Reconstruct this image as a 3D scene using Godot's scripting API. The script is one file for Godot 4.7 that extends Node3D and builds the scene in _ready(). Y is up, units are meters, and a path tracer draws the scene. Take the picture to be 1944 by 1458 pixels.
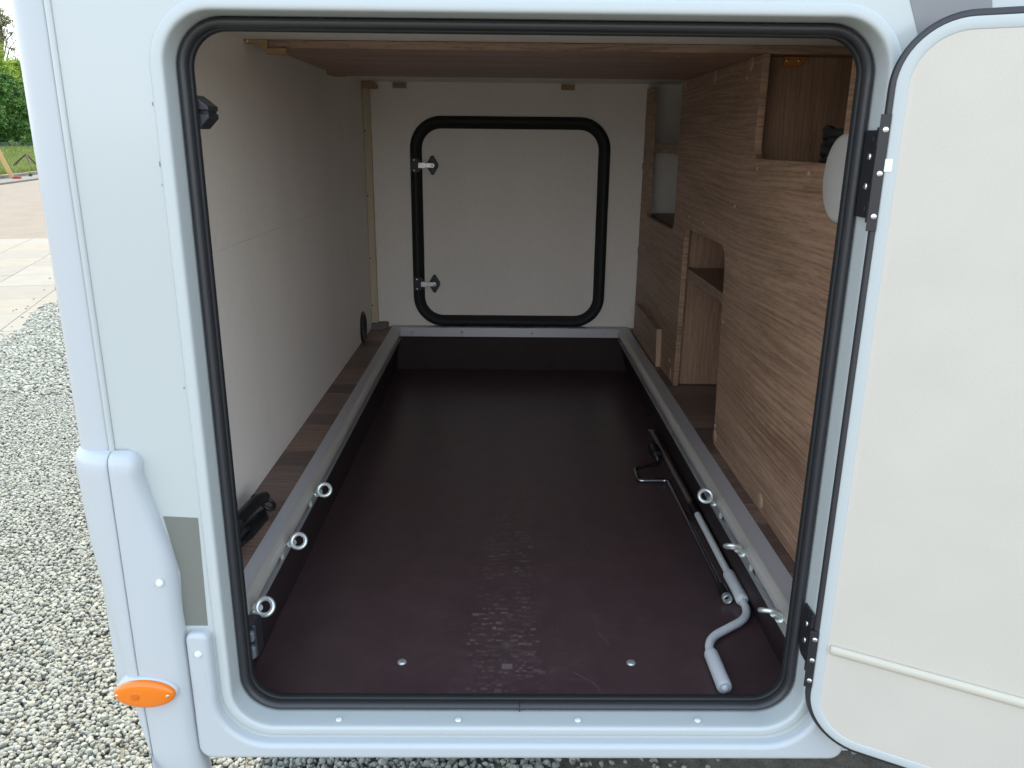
extends Node3D
# Rear garage of a white motorhome, seen through its open side hatch. Metres, y up, ground at y = 0, side wall facing +z.

const SL := -0.4126   # opening, outer edge of the rubber seal
const SR := 0.439
const ST := 1.5271
const SB := 0.540
const RAD := 0.060
const WALL_Z := 0.040
const WL := -0.547    # inside of the rear wall
const WR := 0.518     # garage face of the wooden partition
const BACK := -2.15   # inside of the far wall
const FLOOR_Y := 0.6586
const CEIL_Y := 1.597
const TRAY_Y := 0.4887

var m := {}
var used := {}
var rng := RandomNumberGenerator.new()

func _ready() -> void:
	rng.seed = 4711
	_camera_and_light()
	_materials()
	_ground()
	_motorhome()
	_loose_things()
	_background()

# ------------------------------------------------------------------ camera, sky, sun
func _camera_and_light() -> void:
	var cam := Camera3D.new()
	cam.name = "camera"
	cam.transform = Transform3D(Basis(Vector3(0.99992, 0.009747, 0.008068), Vector3(-0.006983, 0.956828, -0.290572), Vector3(-0.010552, 0.290493, 0.956819)), Vector3(-0.0128, 1.3874, 1.05))
	cam.fov = 51.29
	cam.near = 0.02
	cam.far = 900.0
	add_child(cam)
	cam.current = true
	var env := Environment.new()
	env.background_mode = Environment.BG_SKY
	var sm := ProceduralSkyMaterial.new()
	sm.sky_top_color = Color(0.68, 0.765, 0.855)
	sm.sky_horizon_color = Color(0.965, 0.98, 0.985)
	sm.sky_curve = 0.24
	sm.ground_horizon_color = Color(0.70, 0.69, 0.65)
	sm.ground_bottom_color = Color(0.45, 0.43, 0.40)
	sm.sun_angle_max = 4.0
	sm.energy_multiplier = 1.1
	var sky := Sky.new()
	sky.sky_material = sm
	env.sky = sky
	env.tonemap_mode = Environment.TONE_MAPPER_LINEAR
	env.tonemap_exposure = 3.15
	env.sdfgi_enabled = true
	env.ssao_enabled = true
	env.ssil_enabled = true
	var we := WorldEnvironment.new()
	we.name = "world_environment"
	we.environment = env
	add_child(we)
	var sun := DirectionalLight3D.new()
	sun.name = "sun"
	sun.light_color = Color(1.0, 0.95, 0.86)
	sun.light_energy = 0.8
	sun.light_angular_distance = 0.6
	sun.shadow_enabled = true
	var to_sun := Vector3(-0.045, 0.88, -0.44).normalized()
	sun.transform = Transform3D(Basis.looking_at(-to_sun, Vector3.UP), to_sun * 20.0)
	add_child(sun)

# ------------------------------------------------------------------ naming
func numbered(called: String, parent: Node) -> String:
	var key := str(parent.get_instance_id()) + called
	if not used.has(key):
		used[key] = 0
		return called
	used[key] += 1
	return "%s_%03d" % [called, used[key]]

func tag(o: Node, label := "", category := "", group := "", kind := "") -> Node:
	if label != "": o.set_meta("label", label)
	if category != "": o.set_meta("category", category)
	if group != "": o.set_meta("group", group)
	if kind != "": o.set_meta("kind", kind)
	return o

func thing(called: String, label: String, category: String, at := Vector3.ZERO, group := "") -> Node3D:
	var o := Node3D.new()
	o.name = numbered(called, self)
	add_child(o, true)
	o.position = at
	tag(o, label, category, group)
	return o

func node(called: String, parent: Node) -> Node3D:
	var o := Node3D.new()
	o.name = numbered(called, parent)
	parent.add_child(o, true)
	return o

func obj(called: String, st: SurfaceTool, mat: Material, parent: Node = self) -> MeshInstance3D:
	st.generate_normals()
	var o := MeshInstance3D.new()
	o.mesh = st.commit()
	o.material_override = mat
	o.name = numbered(called, parent)
	parent.add_child(o, true)
	return o

func same(called: String, mesh: Mesh, mat: Material, parent: Node, xf: Transform3D) -> MeshInstance3D:
	var o := MeshInstance3D.new()
	o.mesh = mesh
	o.material_override = mat
	o.transform = xf
	o.name = numbered(called, parent)
	parent.add_child(o, true)
	return o

# ------------------------------------------------------------------ shapes
func S() -> SurfaceTool:
	var st := SurfaceTool.new()
	st.begin(Mesh.PRIMITIVE_TRIANGLES)
	st.set_smooth_group(-1)
	return st

func tri(st: SurfaceTool, a: Vector3, b: Vector3, c: Vector3) -> void:
	st.add_vertex(a); st.add_vertex(b); st.add_vertex(c)

func quad(st: SurfaceTool, a: Vector3, b: Vector3, c: Vector3, d: Vector3) -> void:
	if a.distance_squared_to(b) > 1e-14 and b.distance_squared_to(c) > 1e-14: tri(st, a, b, c)
	if c.distance_squared_to(d) > 1e-14 and a.distance_squared_to(d) > 1e-14: tri(st, a, c, d)

func loft(st: SurfaceTool, loops: Array, closed := true, group := 0, flip := false) -> void:
	st.set_smooth_group(group)
	for i in loops.size() - 1:
		var p: PackedVector3Array = loops[i]
		var q: PackedVector3Array = loops[i + 1]
		var n := p.size()
		for j in (n if closed else n - 1):
			var k := (j + 1) % n
			if flip: quad(st, p[j], p[k], q[k], q[j])
			else: quad(st, p[j], q[j], q[k], p[k])
	st.set_smooth_group(-1)

func area2(p: PackedVector2Array) -> float:
	var s := 0.0
	for i in p.size():
		var q := p[(i + 1) % p.size()]
		s += p[i].x * q.y - q.x * p[i].y
	return s

func turned(poly: PackedVector2Array) -> PackedVector2Array:
	if area2(poly) >= 0.0: return poly
	var r := PackedVector2Array(poly)
	r.reverse()
	return r

func inset(poly: PackedVector2Array, d: float) -> PackedVector2Array:
	var r := PackedVector2Array()
	var n := poly.size()
	for i in n:
		var a := (poly[i] - poly[(i + n - 1) % n]).normalized()
		var b := (poly[(i + 1) % n] - poly[i]).normalized()
		var na := Vector2(-a.y, a.x)
		var nb := Vector2(-b.y, b.x)
		var k := (na + nb)
		var l := maxf(1.0 + na.dot(nb), 0.3)
		r.append(poly[i] + k * d / l)
	return r

# polygon in xy of xf, raised from h0 to h1; top edge (and bottom edge if both) rounded by bevel
func prism(st: SurfaceTool, poly0: PackedVector2Array, h0: float, h1: float, bevel := 0.0, xf := Transform3D.IDENTITY, seg := 3, both := false, smooth := false) -> void:
	var poly := turned(poly0)
	var flip := xf.basis.determinant() < 0.0
	var rows: Array = []
	if both and bevel > 0.0:
		for i in seg: rows.append([bevel * (1.0 - sin(PI / 2 * i / seg)), h0 + bevel * (1.0 - cos(PI / 2 * i / seg))])
		rows.append([0.0, h0 + bevel])
	else:
		rows.append([0.0, h0])
	if bevel > 0.0:
		for i in seg + 1: rows.append([bevel * (1.0 - cos(PI / 2 * i / seg)), h1 - bevel * (1.0 - sin(PI / 2 * i / seg))])
	else:
		rows.append([0.0, h1])
	var loops: Array = []
	for r in rows:
		var q := inset(poly, r[0]) if r[0] > 0.0 else poly
		var l := PackedVector3Array()
		for p in q: l.append(xf * Vector3(p.x, p.y, r[1]))
		loops.append(l)
	loft(st, loops, true, 1 if smooth else -1, flip)
	var tris := Geometry2D.triangulate_polygon(poly)
	var top: PackedVector3Array = loops[-1]
	var bot: PackedVector3Array = loops[0]
	for i in range(0, tris.size(), 3):
		var a := tris[i]; var b := tris[i + 1]; var c := tris[i + 2]
		if (poly[b] - poly[a]).cross(poly[c] - poly[a]) < 0.0:
			var t := b; b = c; c = t
		if flip:
			tri(st, top[a], top[b], top[c]); tri(st, bot[a], bot[c], bot[b])
		else:
			tri(st, top[a], top[c], top[b]); tri(st, bot[a], bot[b], bot[c])

func rect(x0: float, y0: float, x1: float, y1: float) -> PackedVector2Array:
	return PackedVector2Array([Vector2(x0, y0), Vector2(x1, y0), Vector2(x1, y1), Vector2(x0, y1)])

func rrect(x0: float, y0: float, x1: float, y1: float, r: float, n := 6) -> PackedVector2Array:
	var p := PackedVector2Array()
	var c := [Vector2(x1 - r, y0 + r), Vector2(x1 - r, y1 - r), Vector2(x0 + r, y1 - r), Vector2(x0 + r, y0 + r)]
	for k in 4:
		for i in n + 1:
			var a := -PI / 2 + PI / 2 * (k + float(i) / n)
			p.append(c[k] + Vector2(cos(a), sin(a)) * r)
	return p

func ellipse(cx: float, cy: float, rx: float, ry: float, n := 32) -> PackedVector2Array:
	var p := PackedVector2Array()
	for i in n: p.append(Vector2(cx + rx * cos(TAU * i / n), cy + ry * sin(TAU * i / n)))
	return p

func box(st: SurfaceTool, a: Vector3, b: Vector3, bevel := 0.0, xf := Transform3D.IDENTITY) -> void:
	prism(st, rect(a.x, a.y, b.x, b.y), a.z, b.z, bevel, xf, 2, true)

const XPLANE := Transform3D(Vector3(0, 0, 1), Vector3(0, 1, 0), Vector3(1, 0, 0), Vector3.ZERO)   # polygon (z, y), raised along x
const YPLANE := Transform3D(Vector3(1, 0, 0), Vector3(0, 0, 1), Vector3(0, 1, 0), Vector3.ZERO)   # polygon (x, z), raised along y

func rounded_path(pts: Array, r: float, n := 6) -> PackedVector3Array:
	var out := PackedVector3Array([pts[0]])
	for i in range(1, pts.size() - 1):
		var a: Vector3 = pts[i - 1]; var b: Vector3 = pts[i]; var c: Vector3 = pts[i + 1]
		var d := minf(r, minf(a.distance_to(b), b.distance_to(c)) * 0.48)
		var p := b + (a - b).normalized() * d
		var q := b + (c - b).normalized() * d
		for k in n + 1:
			var t := float(k) / n
			out.append(p.lerp(b, t).lerp(b.lerp(q, t), t))
	out.append(pts[-1])
	return out

func tube(st: SurfaceTool, pts: PackedVector3Array, radii, n := 12, cap := true) -> void:
	var loops: Array = []
	var up := Vector3.UP
	var t0 := (pts[1] - pts[0]).normalized()
	if absf(t0.dot(up)) > 0.9: up = Vector3.RIGHT
	var u := t0.cross(up).normalized()
	for i in pts.size():
		var t: Vector3
		if i == 0: t = t0
		elif i == pts.size() - 1: t = (pts[i] - pts[i - 1]).normalized()
		else: t = ((pts[i + 1] - pts[i]).normalized() + (pts[i] - pts[i - 1]).normalized()).normalized()
		u = (u - t * u.dot(t)).normalized()
		var v := t.cross(u)
		var r: float = radii if radii is float else radii[i]
		var l := PackedVector3Array()
		for k in n: l.append(pts[i] + (u * cos(TAU * k / n) + v * sin(TAU * k / n)) * r)
		loops.append(l)
	loft(st, loops, true, 0, true)
	if cap:
		for e in [0, pts.size() - 1]:
			var l: PackedVector3Array = loops[e]
			for k in n:
				if e == 0: tri(st, pts[e], l[k], l[(k + 1) % n])
				else: tri(st, pts[e], l[(k + 1) % n], l[k])

# profile of Vector2(radius, height) turned about the y axis of xf
func lathe(st: SurfaceTool, prof: Array, xf := Transform3D.IDENTITY, n := 20, group := 0) -> void:
	var loops: Array = []
	for p in prof:
		var l := PackedVector3Array()
		for k in n: l.append(xf * Vector3(p.x * cos(TAU * k / n), p.y, -p.x * sin(TAU * k / n)))
		loops.append(l)
	loft(st, loops, true, group)

func axis(at: Vector3, dir: Vector3) -> Transform3D:
	var y := dir.normalized()
	var x := y.cross(Vector3(0.13, 0.4, 0.91)).normalized()
	return Transform3D(Basis(x, y, x.cross(y)), at)

func torus(st: SurfaceTool, xf: Transform3D, R: float, r: float, n := 28, k := 12) -> void:
	var loops: Array = []
	for i in n + 1:
		var a := TAU * i / n
		var l := PackedVector3Array()
		for j in k:
			var b := TAU * j / k
			l.append(xf * Vector3((R + r * cos(b)) * cos(a), r * sin(b), (R + r * cos(b)) * sin(a)))
		loops.append(l)
	loft(st, loops, true, 0)

# rings round a rounded rectangle: rows of [inset, z]
func ring(st: SurfaceTool, x0: float, y0: float, x1: float, y1: float, r: float, rows: Array, n := 10, xf := Transform3D.IDENTITY) -> void:
	var loops: Array = []
	for w in rows:
		var d: float = w[0]
		var l := PackedVector3Array()
		for p in rrect(x0 + d, y0 + d, x1 - d, y1 - d, maxf(r - d, 0.004), n): l.append(xf * Vector3(p.x, p.y, w[1]))
		loops.append(l)
	loft(st, loops, true, 0)

# the two halves of a flat wall round a rounded opening
func wall_round_hole(st: SurfaceTool, x0: float, y0: float, x1: float, y1: float, hole: PackedVector2Array, xm: float, z0: float, z1: float) -> void:
	var hb := hole[0].y
	var ht := hole[0].y
	for p in hole:
		hb = minf(hb, p.y); ht = maxf(ht, p.y)
	var left := PackedVector2Array([Vector2(xm, y1), Vector2(x0, y1), Vector2(x0, y0), Vector2(xm, y0), Vector2(xm, hb)])
	var right := PackedVector2Array([Vector2(xm, y0), Vector2(x1, y0), Vector2(x1, y1), Vector2(xm, y1), Vector2(xm, ht)])
	var lp: Array = []
	var rp: Array = []
	for p in hole:
		if p.x < xm: lp.append(p)
		else: rp.append(p)
	# hole runs counterclockwise from the bottom right corner: right side upwards, left side downwards
	lp.reverse()
	rp.reverse()
	for p in lp: left.append(p)
	left.append(Vector2(xm, ht))
	for p in rp: right.append(p)
	right.append(Vector2(xm, hb))
	prism(st, left, z0, z1)
	prism(st, right, z0, z1)

# ------------------------------------------------------------------ materials
func mat(col: Color, rough := 0.5, metal := 0.0) -> StandardMaterial3D:
	var s := StandardMaterial3D.new()
	s.albedo_color = Color(col.r, col.g, col.b).linear_to_srgb()
	s.roughness = rough
	s.metallic = metal
	s.cull_mode = BaseMaterial3D.CULL_DISABLED
	return s

func lin(r: float, g: float, b: float) -> Color:
	return Color(r, g, b)

func noise(seed_: int, freq: float, oct := 3) -> FastNoiseLite:
	var n := FastNoiseLite.new()
	n.seed = seed_
	n.noise_type = FastNoiseLite.TYPE_SIMPLEX_SMOOTH
	n.frequency = freq
	n.fractal_octaves = oct
	return n

func picture(w: int, h: int, data: PackedByteArray) -> ImageTexture:
	var im := Image.create_from_data(w, h, false, Image.FORMAT_RGB8, data)
	im.generate_mipmaps()
	return ImageTexture.create_from_image(im)

# wood grain along u: values round 1 that multiply a base colour
func wood_texture(w: int, h: int, base: Color, dark: Color, seed_: int, stretch: float, contrast: float, vertical := false) -> ImageTexture:
	var a := noise(seed_, 1.0, 3)
	var b := noise(seed_ + 1, 1.0, 2)
	var c := noise(seed_ + 2, 1.0, 2)
	var d := noise(seed_ + 3, 1.0, 2)
	var e := noise(seed_ + 4, 1.0, 1)
	var out := PackedByteArray()
	out.resize(w * h * 3)
	for y in h:
		for x in w:
			var u := float(x) / w * stretch
			var v := float(y) / h
			if vertical:
				u = float(y) / h * stretch
				v = float(x) / w
			var warp := e.get_noise_2d(u * 0.9, v * 2.2) * 0.011 + e.get_noise_2d(u * 2.0 + 9.0, v * 5.0) * 0.0022
			var g := (v + warp) * 15.0
			var band := 0.5 + 0.5 * sin(g * TAU + b.get_noise_2d(u * 1.0, (v + warp) * 12.0) * 2.5)
			var streak := c.get_noise_2d(u * 2.2, (v + warp) * 125.0)
			var fine := d.get_noise_2d(u * 14.0, (v + warp) * 400.0)
			var broad := a.get_noise_2d(u * 0.7 + 40.0, (v + warp) * 7.0)
			var t := 0.40 + contrast * (0.07 * (band - 0.5) + 0.62 * streak + 0.34 * fine + 0.36 * broad)
			if fine > 0.42: t += 0.22 * contrast
			t = clampf(t, 0.0, 1.0)
			var k := (y * w + x) * 3
			var col := base.lerp(dark, t).linear_to_srgb()
			out[k] = int(col.r * 255.0); out[k + 1] = int(col.g * 255.0); out[k + 2] = int(col.b * 255.0)
	return picture(w, h, out)

func speckle_texture(w: int, seed_: int, base: Color, spread: float, coarse: float, grain: float, streak := 1.0) -> ImageTexture:
	var a := noise(seed_, coarse, 4)
	var b := noise(seed_ + 9, grain, 2)
	var out := PackedByteArray()
	out.resize(w * w * 3)
	for y in w:
		for x in w:
			var t := 1.0 + spread * (a.get_noise_2d(x, y / streak) * 0.8 + b.get_noise_2d(x, y / streak) * 0.7)
			var col := Color(base.r * t, base.g * t, base.b * t).clamp().linear_to_srgb()
			var k := (y * w + x) * 3
			out[k] = int(col.r * 255.0); out[k + 1] = int(col.g * 255.0); out[k + 2] = int(col.b * 255.0)
	return picture(w, w, out)

func textured(tex: Texture2D, scale: Vector3, offset := Vector3.ZERO, rough := 0.5, world := true) -> StandardMaterial3D:
	var s := mat(Color(1, 1, 1), rough)
	s.albedo_color = Color(1, 1, 1)
	s.albedo_texture = tex
	s.uv1_triplanar = true
	s.uv1_world_triplanar = world
	s.uv1_triplanar_sharpness = 8.0
	s.uv1_scale = scale
	s.uv1_offset = offset
	return s

func bumpy(s: StandardMaterial3D, seed_: int, freq: float, strength: float) -> StandardMaterial3D:
	var nt := NoiseTexture2D.new()
	nt.width = 256; nt.height = 256
	nt.seamless = true
	nt.as_normal_map = true
	nt.bump_strength = strength
	nt.noise = noise(seed_, freq, 3)
	s.normal_enabled = true
	s.normal_texture = nt
	return s

# phenolic plywood floor of the tray: fine film grain, dusty tyre prints, scratches and crumbs of grit; u along x, v along z (v = 1 at the hatch)
func tray_texture(w: int, h: int) -> ImageTexture:
	var r := RandomNumberGenerator.new()
	r.seed = 99
	var dust := PackedFloat32Array()
	dust.resize(w * h)
	var sx := 0.944   # metres across
	var sz := 2.094
	# tyre prints: two rows of tread blocks that wander a little, densest near the hatch
	var wear := noise(36, 9.0, 2)
	for lane in [[-0.030, 0.026, 0.0], [0.034, 0.018, 0.35]]:
		var z := -0.09
		var row := 0
		while z > -1.05:
			var front := z > -0.34
			var cx: float = lane[0] + 0.012 * sin(z * 5.0 + lane[2]) + (0.006 if not front else 0.0)
			for k in range(-3, 4):
				if r.randf() > (0.80 if front else 0.66): continue
				if absf(k) > (2 if not front else 3): continue
				var bx: float = cx + k * lane[1] * 0.40 + r.randf_range(-0.004, 0.004) + (0.004 if row % 2 == 0 else 0.0)
				var bz := z + r.randf_range(-0.005, 0.005)
				var worn := clampf(0.55 + 0.8 * wear.get_noise_2d(bx, bz), 0.0, 1.0)
				var far := clampf(1.0 - (-z - 0.3) * 0.9, 0.25, 1.0)
				_smudge(dust, w, h, bx, bz, r.randf_range(0.0034, 0.0080), r.randf_range(0.0026, 0.0052), r.randf_range(0.20, 0.75) * worn * far, sx, sz, r.randf() < 0.72)
			z -= r.randf_range(0.014, 0.019)
			row += 1
	_smudge(dust, w, h, -0.003, -0.235, 0.014, 0.016, 0.34, sx, sz, true)
	_smudge(dust, w, h, -0.003, -0.172, 0.0095, 0.0075, 0.75, sx, sz)
	# loose smears
	for i in 60:
		_smudge(dust, w, h, r.randf_range(-0.16, 0.20), -0.08 - pow(r.randf(), 1.4) * 0.62, r.randf_range(0.004, 0.022), r.randf_range(0.004, 0.02), r.randf_range(0.02, 0.10), sx, sz, true)
	# scratches
	for s in [[0.115, -0.155, 0.150, -0.122, 0.9], [0.150, -0.122, 0.155, -0.100, 0.6], [0.172, -0.275, 0.186, -0.238, 0.8], [0.168, -0.34, 0.171, -0.285, 0.4], [0.196, -0.34, 0.214, -0.22, 0.25], [0.17, -0.62, 0.19, -0.52, 0.3], [0.16, -0.575, 0.175, -0.575, 0.5], [0.07, -0.43, 0.085, -0.36, 0.2], [0.055, -0.42, 0.06, -0.30, 0.22], [0.095, -0.33, 0.092, -0.27, 0.22]]:
		for i in 160:
			var t := i / 159.0
			var x: float = lerpf(s[0], s[2], t) + 0.002 * sin(t * 3.0)
			var z: float = lerpf(s[1], s[3], t)
			_smudge(dust, w, h, x, z, 0.0007, 0.0007, s[4] * 0.5, sx, sz)
	var film := noise(31, 0.9, 2)
	var patch := noise(32, 0.010, 3)
	var patch2 := noise(33, 0.03, 2)
	var grit := noise(34, 0.35, 2)
	var out := PackedByteArray()
	out.resize(w * h * 3)
	for y in h:
		for x in w:
			var f := 1.0 + 0.16 * film.get_noise_2d(x * 0.35, y * 1.2) + 0.16 * patch.get_noise_2d(x, y)
			var q := y * w + x
			var d := dust[q] * (0.65 + 0.9 * maxf(0.0, grit.get_noise_2d(x, y)))
			d += 0.05 * maxf(0.0, patch2.get_noise_2d(x, y)) * (1.0 + grit.get_noise_2d(x, y))
			var col := Color(0.076 * f, 0.045 * f, 0.048 * f).lerp(Color(0.25, 0.20, 0.185), clampf(d * 1.05, 0.0, 0.9)).linear_to_srgb()
			var k := q * 3
			out[k] = int(col.r * 255.0); out[k + 1] = int(col.g * 255.0); out[k + 2] = int(col.b * 255.0)
	return picture(w, h, out)

func _smudge(d: PackedFloat32Array, w: int, h: int, x: float, z: float, hw: float, hz: float, a: float, sx: float, sz: float, soft := false) -> void:
	var cx := (x + 0.452) / sx * w
	var cy := (1.0 + (z + 0.016) / sz) * h
	var rx := hw / sx * w
	var ry := hz / sz * h
	for j in range(maxi(0, int(cy - ry - 1)), mini(h, int(cy + ry + 2))):
		for i in range(maxi(0, int(cx - rx - 1)), mini(w, int(cx + rx + 2))):
			var e := maxf(absf(i + 0.5 - cx) / rx, absf(j + 0.5 - cy) / ry)
			if soft: e = Vector2((i + 0.5 - cx) / rx, (j + 0.5 - cy) / ry).length()
			var t := clampf((1.15 - e) / (0.9 if soft else 0.3), 0.0, 1.0)
			d[j * w + i] = maxf(d[j * w + i], a * t)

func _materials() -> void:
	m.paint = mat(lin(0.435, 0.465, 0.462), 0.28)
	m.paint.clearcoat_enabled = true
	m.paint.clearcoat = 0.4
	m.paint.clearcoat_roughness = 0.12
	m.grp = bumpy(mat(lin(0.450, 0.482, 0.484), 0.40), 5, 0.05, 0.35)
	m.bumper = mat(lin(0.437, 0.463, 0.484), 0.34)
	m.cap = mat(lin(0.66, 0.67, 0.66), 0.35)
	m.rubber = bumpy(mat(lin(0.026, 0.027, 0.031), 0.40), 6, 0.25, 0.6)
	m.rubber_matt = mat(lin(0.008, 0.009, 0.011), 0.62)
	m.black_plastic = mat(lin(0.010, 0.011, 0.013), 0.38)
	m.hinge = mat(lin(0.014, 0.014, 0.017), 0.42)
	m.decal = mat(lin(0.150, 0.158, 0.140), 0.45)
	m.stripe = mat(lin(0.20, 0.20, 0.205), 0.40)
	var vinyl := speckle_texture(512, 61, Color(0.86, 0.805, 0.745), 0.045, 0.006, 0.16, 6.0)
	m.vinyl = textured(vinyl, Vector3(1.3, 1.3, 1.3), Vector3(0.2, 0.1, 0.3), 0.55)
	m.cream = textured(speckle_texture(512, 62, Color(0.535, 0.495, 0.435), 0.05, 0.006, 0.25), Vector3(2.2, 2.2, 2.2), Vector3.ZERO, 0.5)
	m.cream_trim = mat(lin(0.54, 0.505, 0.42), 0.45)
	m.ceiling = mat(lin(0.80, 0.77, 0.70), 0.55)
	var oak := wood_texture(1280, 896, Color(0.44, 0.282, 0.188), Color(0.195, 0.112, 0.071), 21, 2.4, 0.98)
	m.oak = textured(oak, Vector3(0.44, 0.95, 0.44), Vector3(0.97, -0.6, 0.97), 0.48)
	m.oak_board = textured(oak, Vector3(0.44, 0.95, 0.9), Vector3(0.5, -0.6, 0.8), 0.48)
	m.oak_board.albedo_color = Color(0.96, 0.92, 0.95)
	m.oak_edge = textured(oak, Vector3(0.9, 0.95, 0.9), Vector3(0.3, 0.1, 0.2), 0.5)
	m.oak_edge.albedo_color = Color(0.92, 0.93, 0.95)
	m.oak_up = textured(wood_texture(768, 512, Color(0.40, 0.25, 0.165), Color(0.18, 0.10, 0.063), 25, 2.0, 0.65, true), Vector3(1.3, 0.9, 1.3), Vector3(0.1, 0.2, 0.3), 0.5)
	m.cap_wood = mat(lin(0.40, 0.262, 0.178), 0.42)
	m.cleat = textured(wood_texture(256, 256, Color(0.42, 0.27, 0.13), Color(0.27, 0.155, 0.07), 28, 1.2, 0.7), Vector3(2, 2, 2), Vector3.ZERO, 0.55)
	m.batten = textured(wood_texture(256, 256, Color(0.62, 0.53, 0.39), Color(0.48, 0.39, 0.27), 29, 1.2, 0.6, true), Vector3(2, 2, 2), Vector3.ZERO, 0.6)
	m.block = mat(lin(0.17, 0.15, 0.13), 0.6)
	m.bracket = mat(lin(0.40, 0.15, 0.03), 0.4)
	m.planks = []
	var pt := wood_texture(512, 512, Color(0.27, 0.185, 0.15), Color(0.105, 0.070, 0.058), 35, 1.6, 0.8)
	for i in 4:
		var pm := textured(pt, Vector3(1.1, 1.3, 1.3), Vector3(0.23 * i, 0.3 * i, 0.31 * i), 0.45)
		pm.albedo_color = [Color(1, 1, 1), Color(0.90, 0.89, 0.90), Color(1.07, 1.04, 1.02), Color(0.83, 0.82, 0.83)][i]
		m.planks.append(pm)
	m.tray_floor = mat(Color(1, 1, 1), 0.33)
	m.tray_floor.albedo_color = Color(1, 1, 1)
	m.tray_floor.albedo_texture = tray_texture(944, 2048)
	m.tray_floor.texture_filter = BaseMaterial3D.TEXTURE_FILTER_LINEAR_WITH_MIPMAPS_ANISOTROPIC
	m.tray_side = textured(speckle_texture(256, 71, Color(0.036, 0.0245, 0.0265), 0.25, 0.02, 0.3), Vector3(1.5, 1.5, 1.5), Vector3.ZERO, 0.55)  # same plywood as the floor, coloured darker to offset light on upright faces
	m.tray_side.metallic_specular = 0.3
	m.alu = bumpy(mat(lin(0.52, 0.52, 0.555), 0.40, 0.30), 7, 0.3, 0.15)
	m.alu_soft = bumpy(mat(lin(0.56, 0.53, 0.485), 0.38, 0.35), 8, 0.3, 0.2)
	m.alu_bright = mat(lin(0.62, 0.63, 0.63), 0.30, 0.6)
	m.dark_slot = mat(lin(0.012, 0.012, 0.013), 0.6)
	m.zinc = bumpy(mat(lin(0.74, 0.79, 0.78), 0.36, 0.75), 9, 0.06, 0.5)
	m.steel = mat(lin(0.70, 0.70, 0.70), 0.22, 1.0)
	m.crank_paint = mat(lin(0.74, 0.75, 0.75), 0.42)
	m.crank_grip = mat(lin(0.70, 0.71, 0.72), 0.5)
	m.crank_rod = bumpy(mat(lin(0.27, 0.24, 0.20), 0.38, 0.6), 10, 0.2, 0.3)
	m.black_chrome = mat(lin(0.34, 0.36, 0.39), 0.24, 1.0)
	m.brass = mat(lin(0.62, 0.44, 0.18), 0.35, 1.0)
	m.amber = mat(lin(0.72, 0.165, 0.001), 0.22)
	m.amber.clearcoat_enabled = true
	m.amber.clearcoat = 0.25
	m.amber.clearcoat_roughness = 0.05
	m.amber_dark = mat(lin(0.60, 0.125, 0.001), 0.2)
	m.tape = mat(lin(0.80, 0.82, 0.80), 0.5)
	m.disc = mat(lin(0.55, 0.545, 0.53), 0.45)
	m.catch_grey = mat(lin(0.085, 0.095, 0.115), 0.45)
	m.catch_black = mat(lin(0.018, 0.020, 0.026), 0.4)
	# outdoors
	m.ground = textured(speckle_texture(512, 81, Color(0.164, 0.138, 0.110), 0.16, 0.012, 0.3), Vector3(0.23, 0.23, 0.23), Vector3.ZERO, 0.95)
	m.bed = textured(speckle_texture(512, 82, Color(0.190, 0.180, 0.152), 0.6, 0.03, 0.25), Vector3(1.1, 1.1, 1.1), Vector3.ZERO, 0.95)
	m.slab = []
	var ct := speckle_texture(512, 83, Color(0.205, 0.193, 0.167), 0.09, 0.012, 0.35)
	for i in 3:
		var sm := textured(ct, Vector3(0.6, 0.6, 0.6), Vector3(0.37 * i, 0, 0.21 * i), 0.9)
		sm.albedo_color = [Color(1, 1, 1), Color(0.965, 0.96, 0.955), Color(1.0, 0.985, 0.965)][i]
		m.slab.append(sm)
	m.joint = mat(lin(0.17, 0.15, 0.13), 0.95)
	m.grass_soil = textured(speckle_texture(256, 84, Color(0.075, 0.10, 0.026), 0.5, 0.02, 0.2), Vector3(0.5, 0.5, 0.5), Vector3.ZERO, 0.95)
	m.grass = mat(lin(0.14, 0.20, 0.045), 0.8)
	m.grass.vertex_color_use_as_albedo = true
	m.grass.albedo_color = Color(1, 1, 1)
	m.grass.backlight_enabled = true
	m.grass.backlight = Color(0.25, 0.32, 0.10)
	m.leaf = m.grass.duplicate()
	m.leaf.backlight = Color(0.22, 0.30, 0.06)
	m.pebble = mat(lin(1, 1, 1), 0.85)
	m.pebble.vertex_color_use_as_albedo = true
	m.bark = mat(lin(0.09, 0.07, 0.05), 0.9)
	m.sleeper = textured(wood_texture(256, 256, Color(0.20, 0.175, 0.14), Color(0.10, 0.085, 0.07), 41, 1.5, 0.9), Vector3(0.8, 2, 0.8), Vector3.ZERO, 0.85)
	m.kerb = mat(lin(0.13, 0.115, 0.10), 0.9)
	m.fence = mat(lin(0.12, 0.15, 0.13), 0.6)
	m.post = textured(wood_texture(256, 256, Color(0.56, 0.36, 0.16), Color(0.42, 0.25, 0.10), 44, 1.0, 0.6, true), Vector3(2, 2, 2), Vector3.ZERO, 0.7)
	m.concrete_post = mat(lin(0.14, 0.135, 0.12), 0.9)
	m.strip = textured(speckle_texture(256, 87, Color(0.13, 0.13, 0.12), 0.5, 0.05, 0.4), Vector3(0.7, 0.7, 0.7), Vector3.ZERO, 0.95)
	m.red = mat(lin(0.34, 0.07, 0.05), 0.8)

# ------------------------------------------------------------------ the ground, paving and gravel
const GO := Vector2(-3.46, -4.29)          # a point of the paving edge (x, z)
const G1 := Vector2(-0.285, -0.958)        # along the edge, away from the camera
const G2 := Vector2(0.958, -0.285)         # from the paving into the gravel

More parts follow.
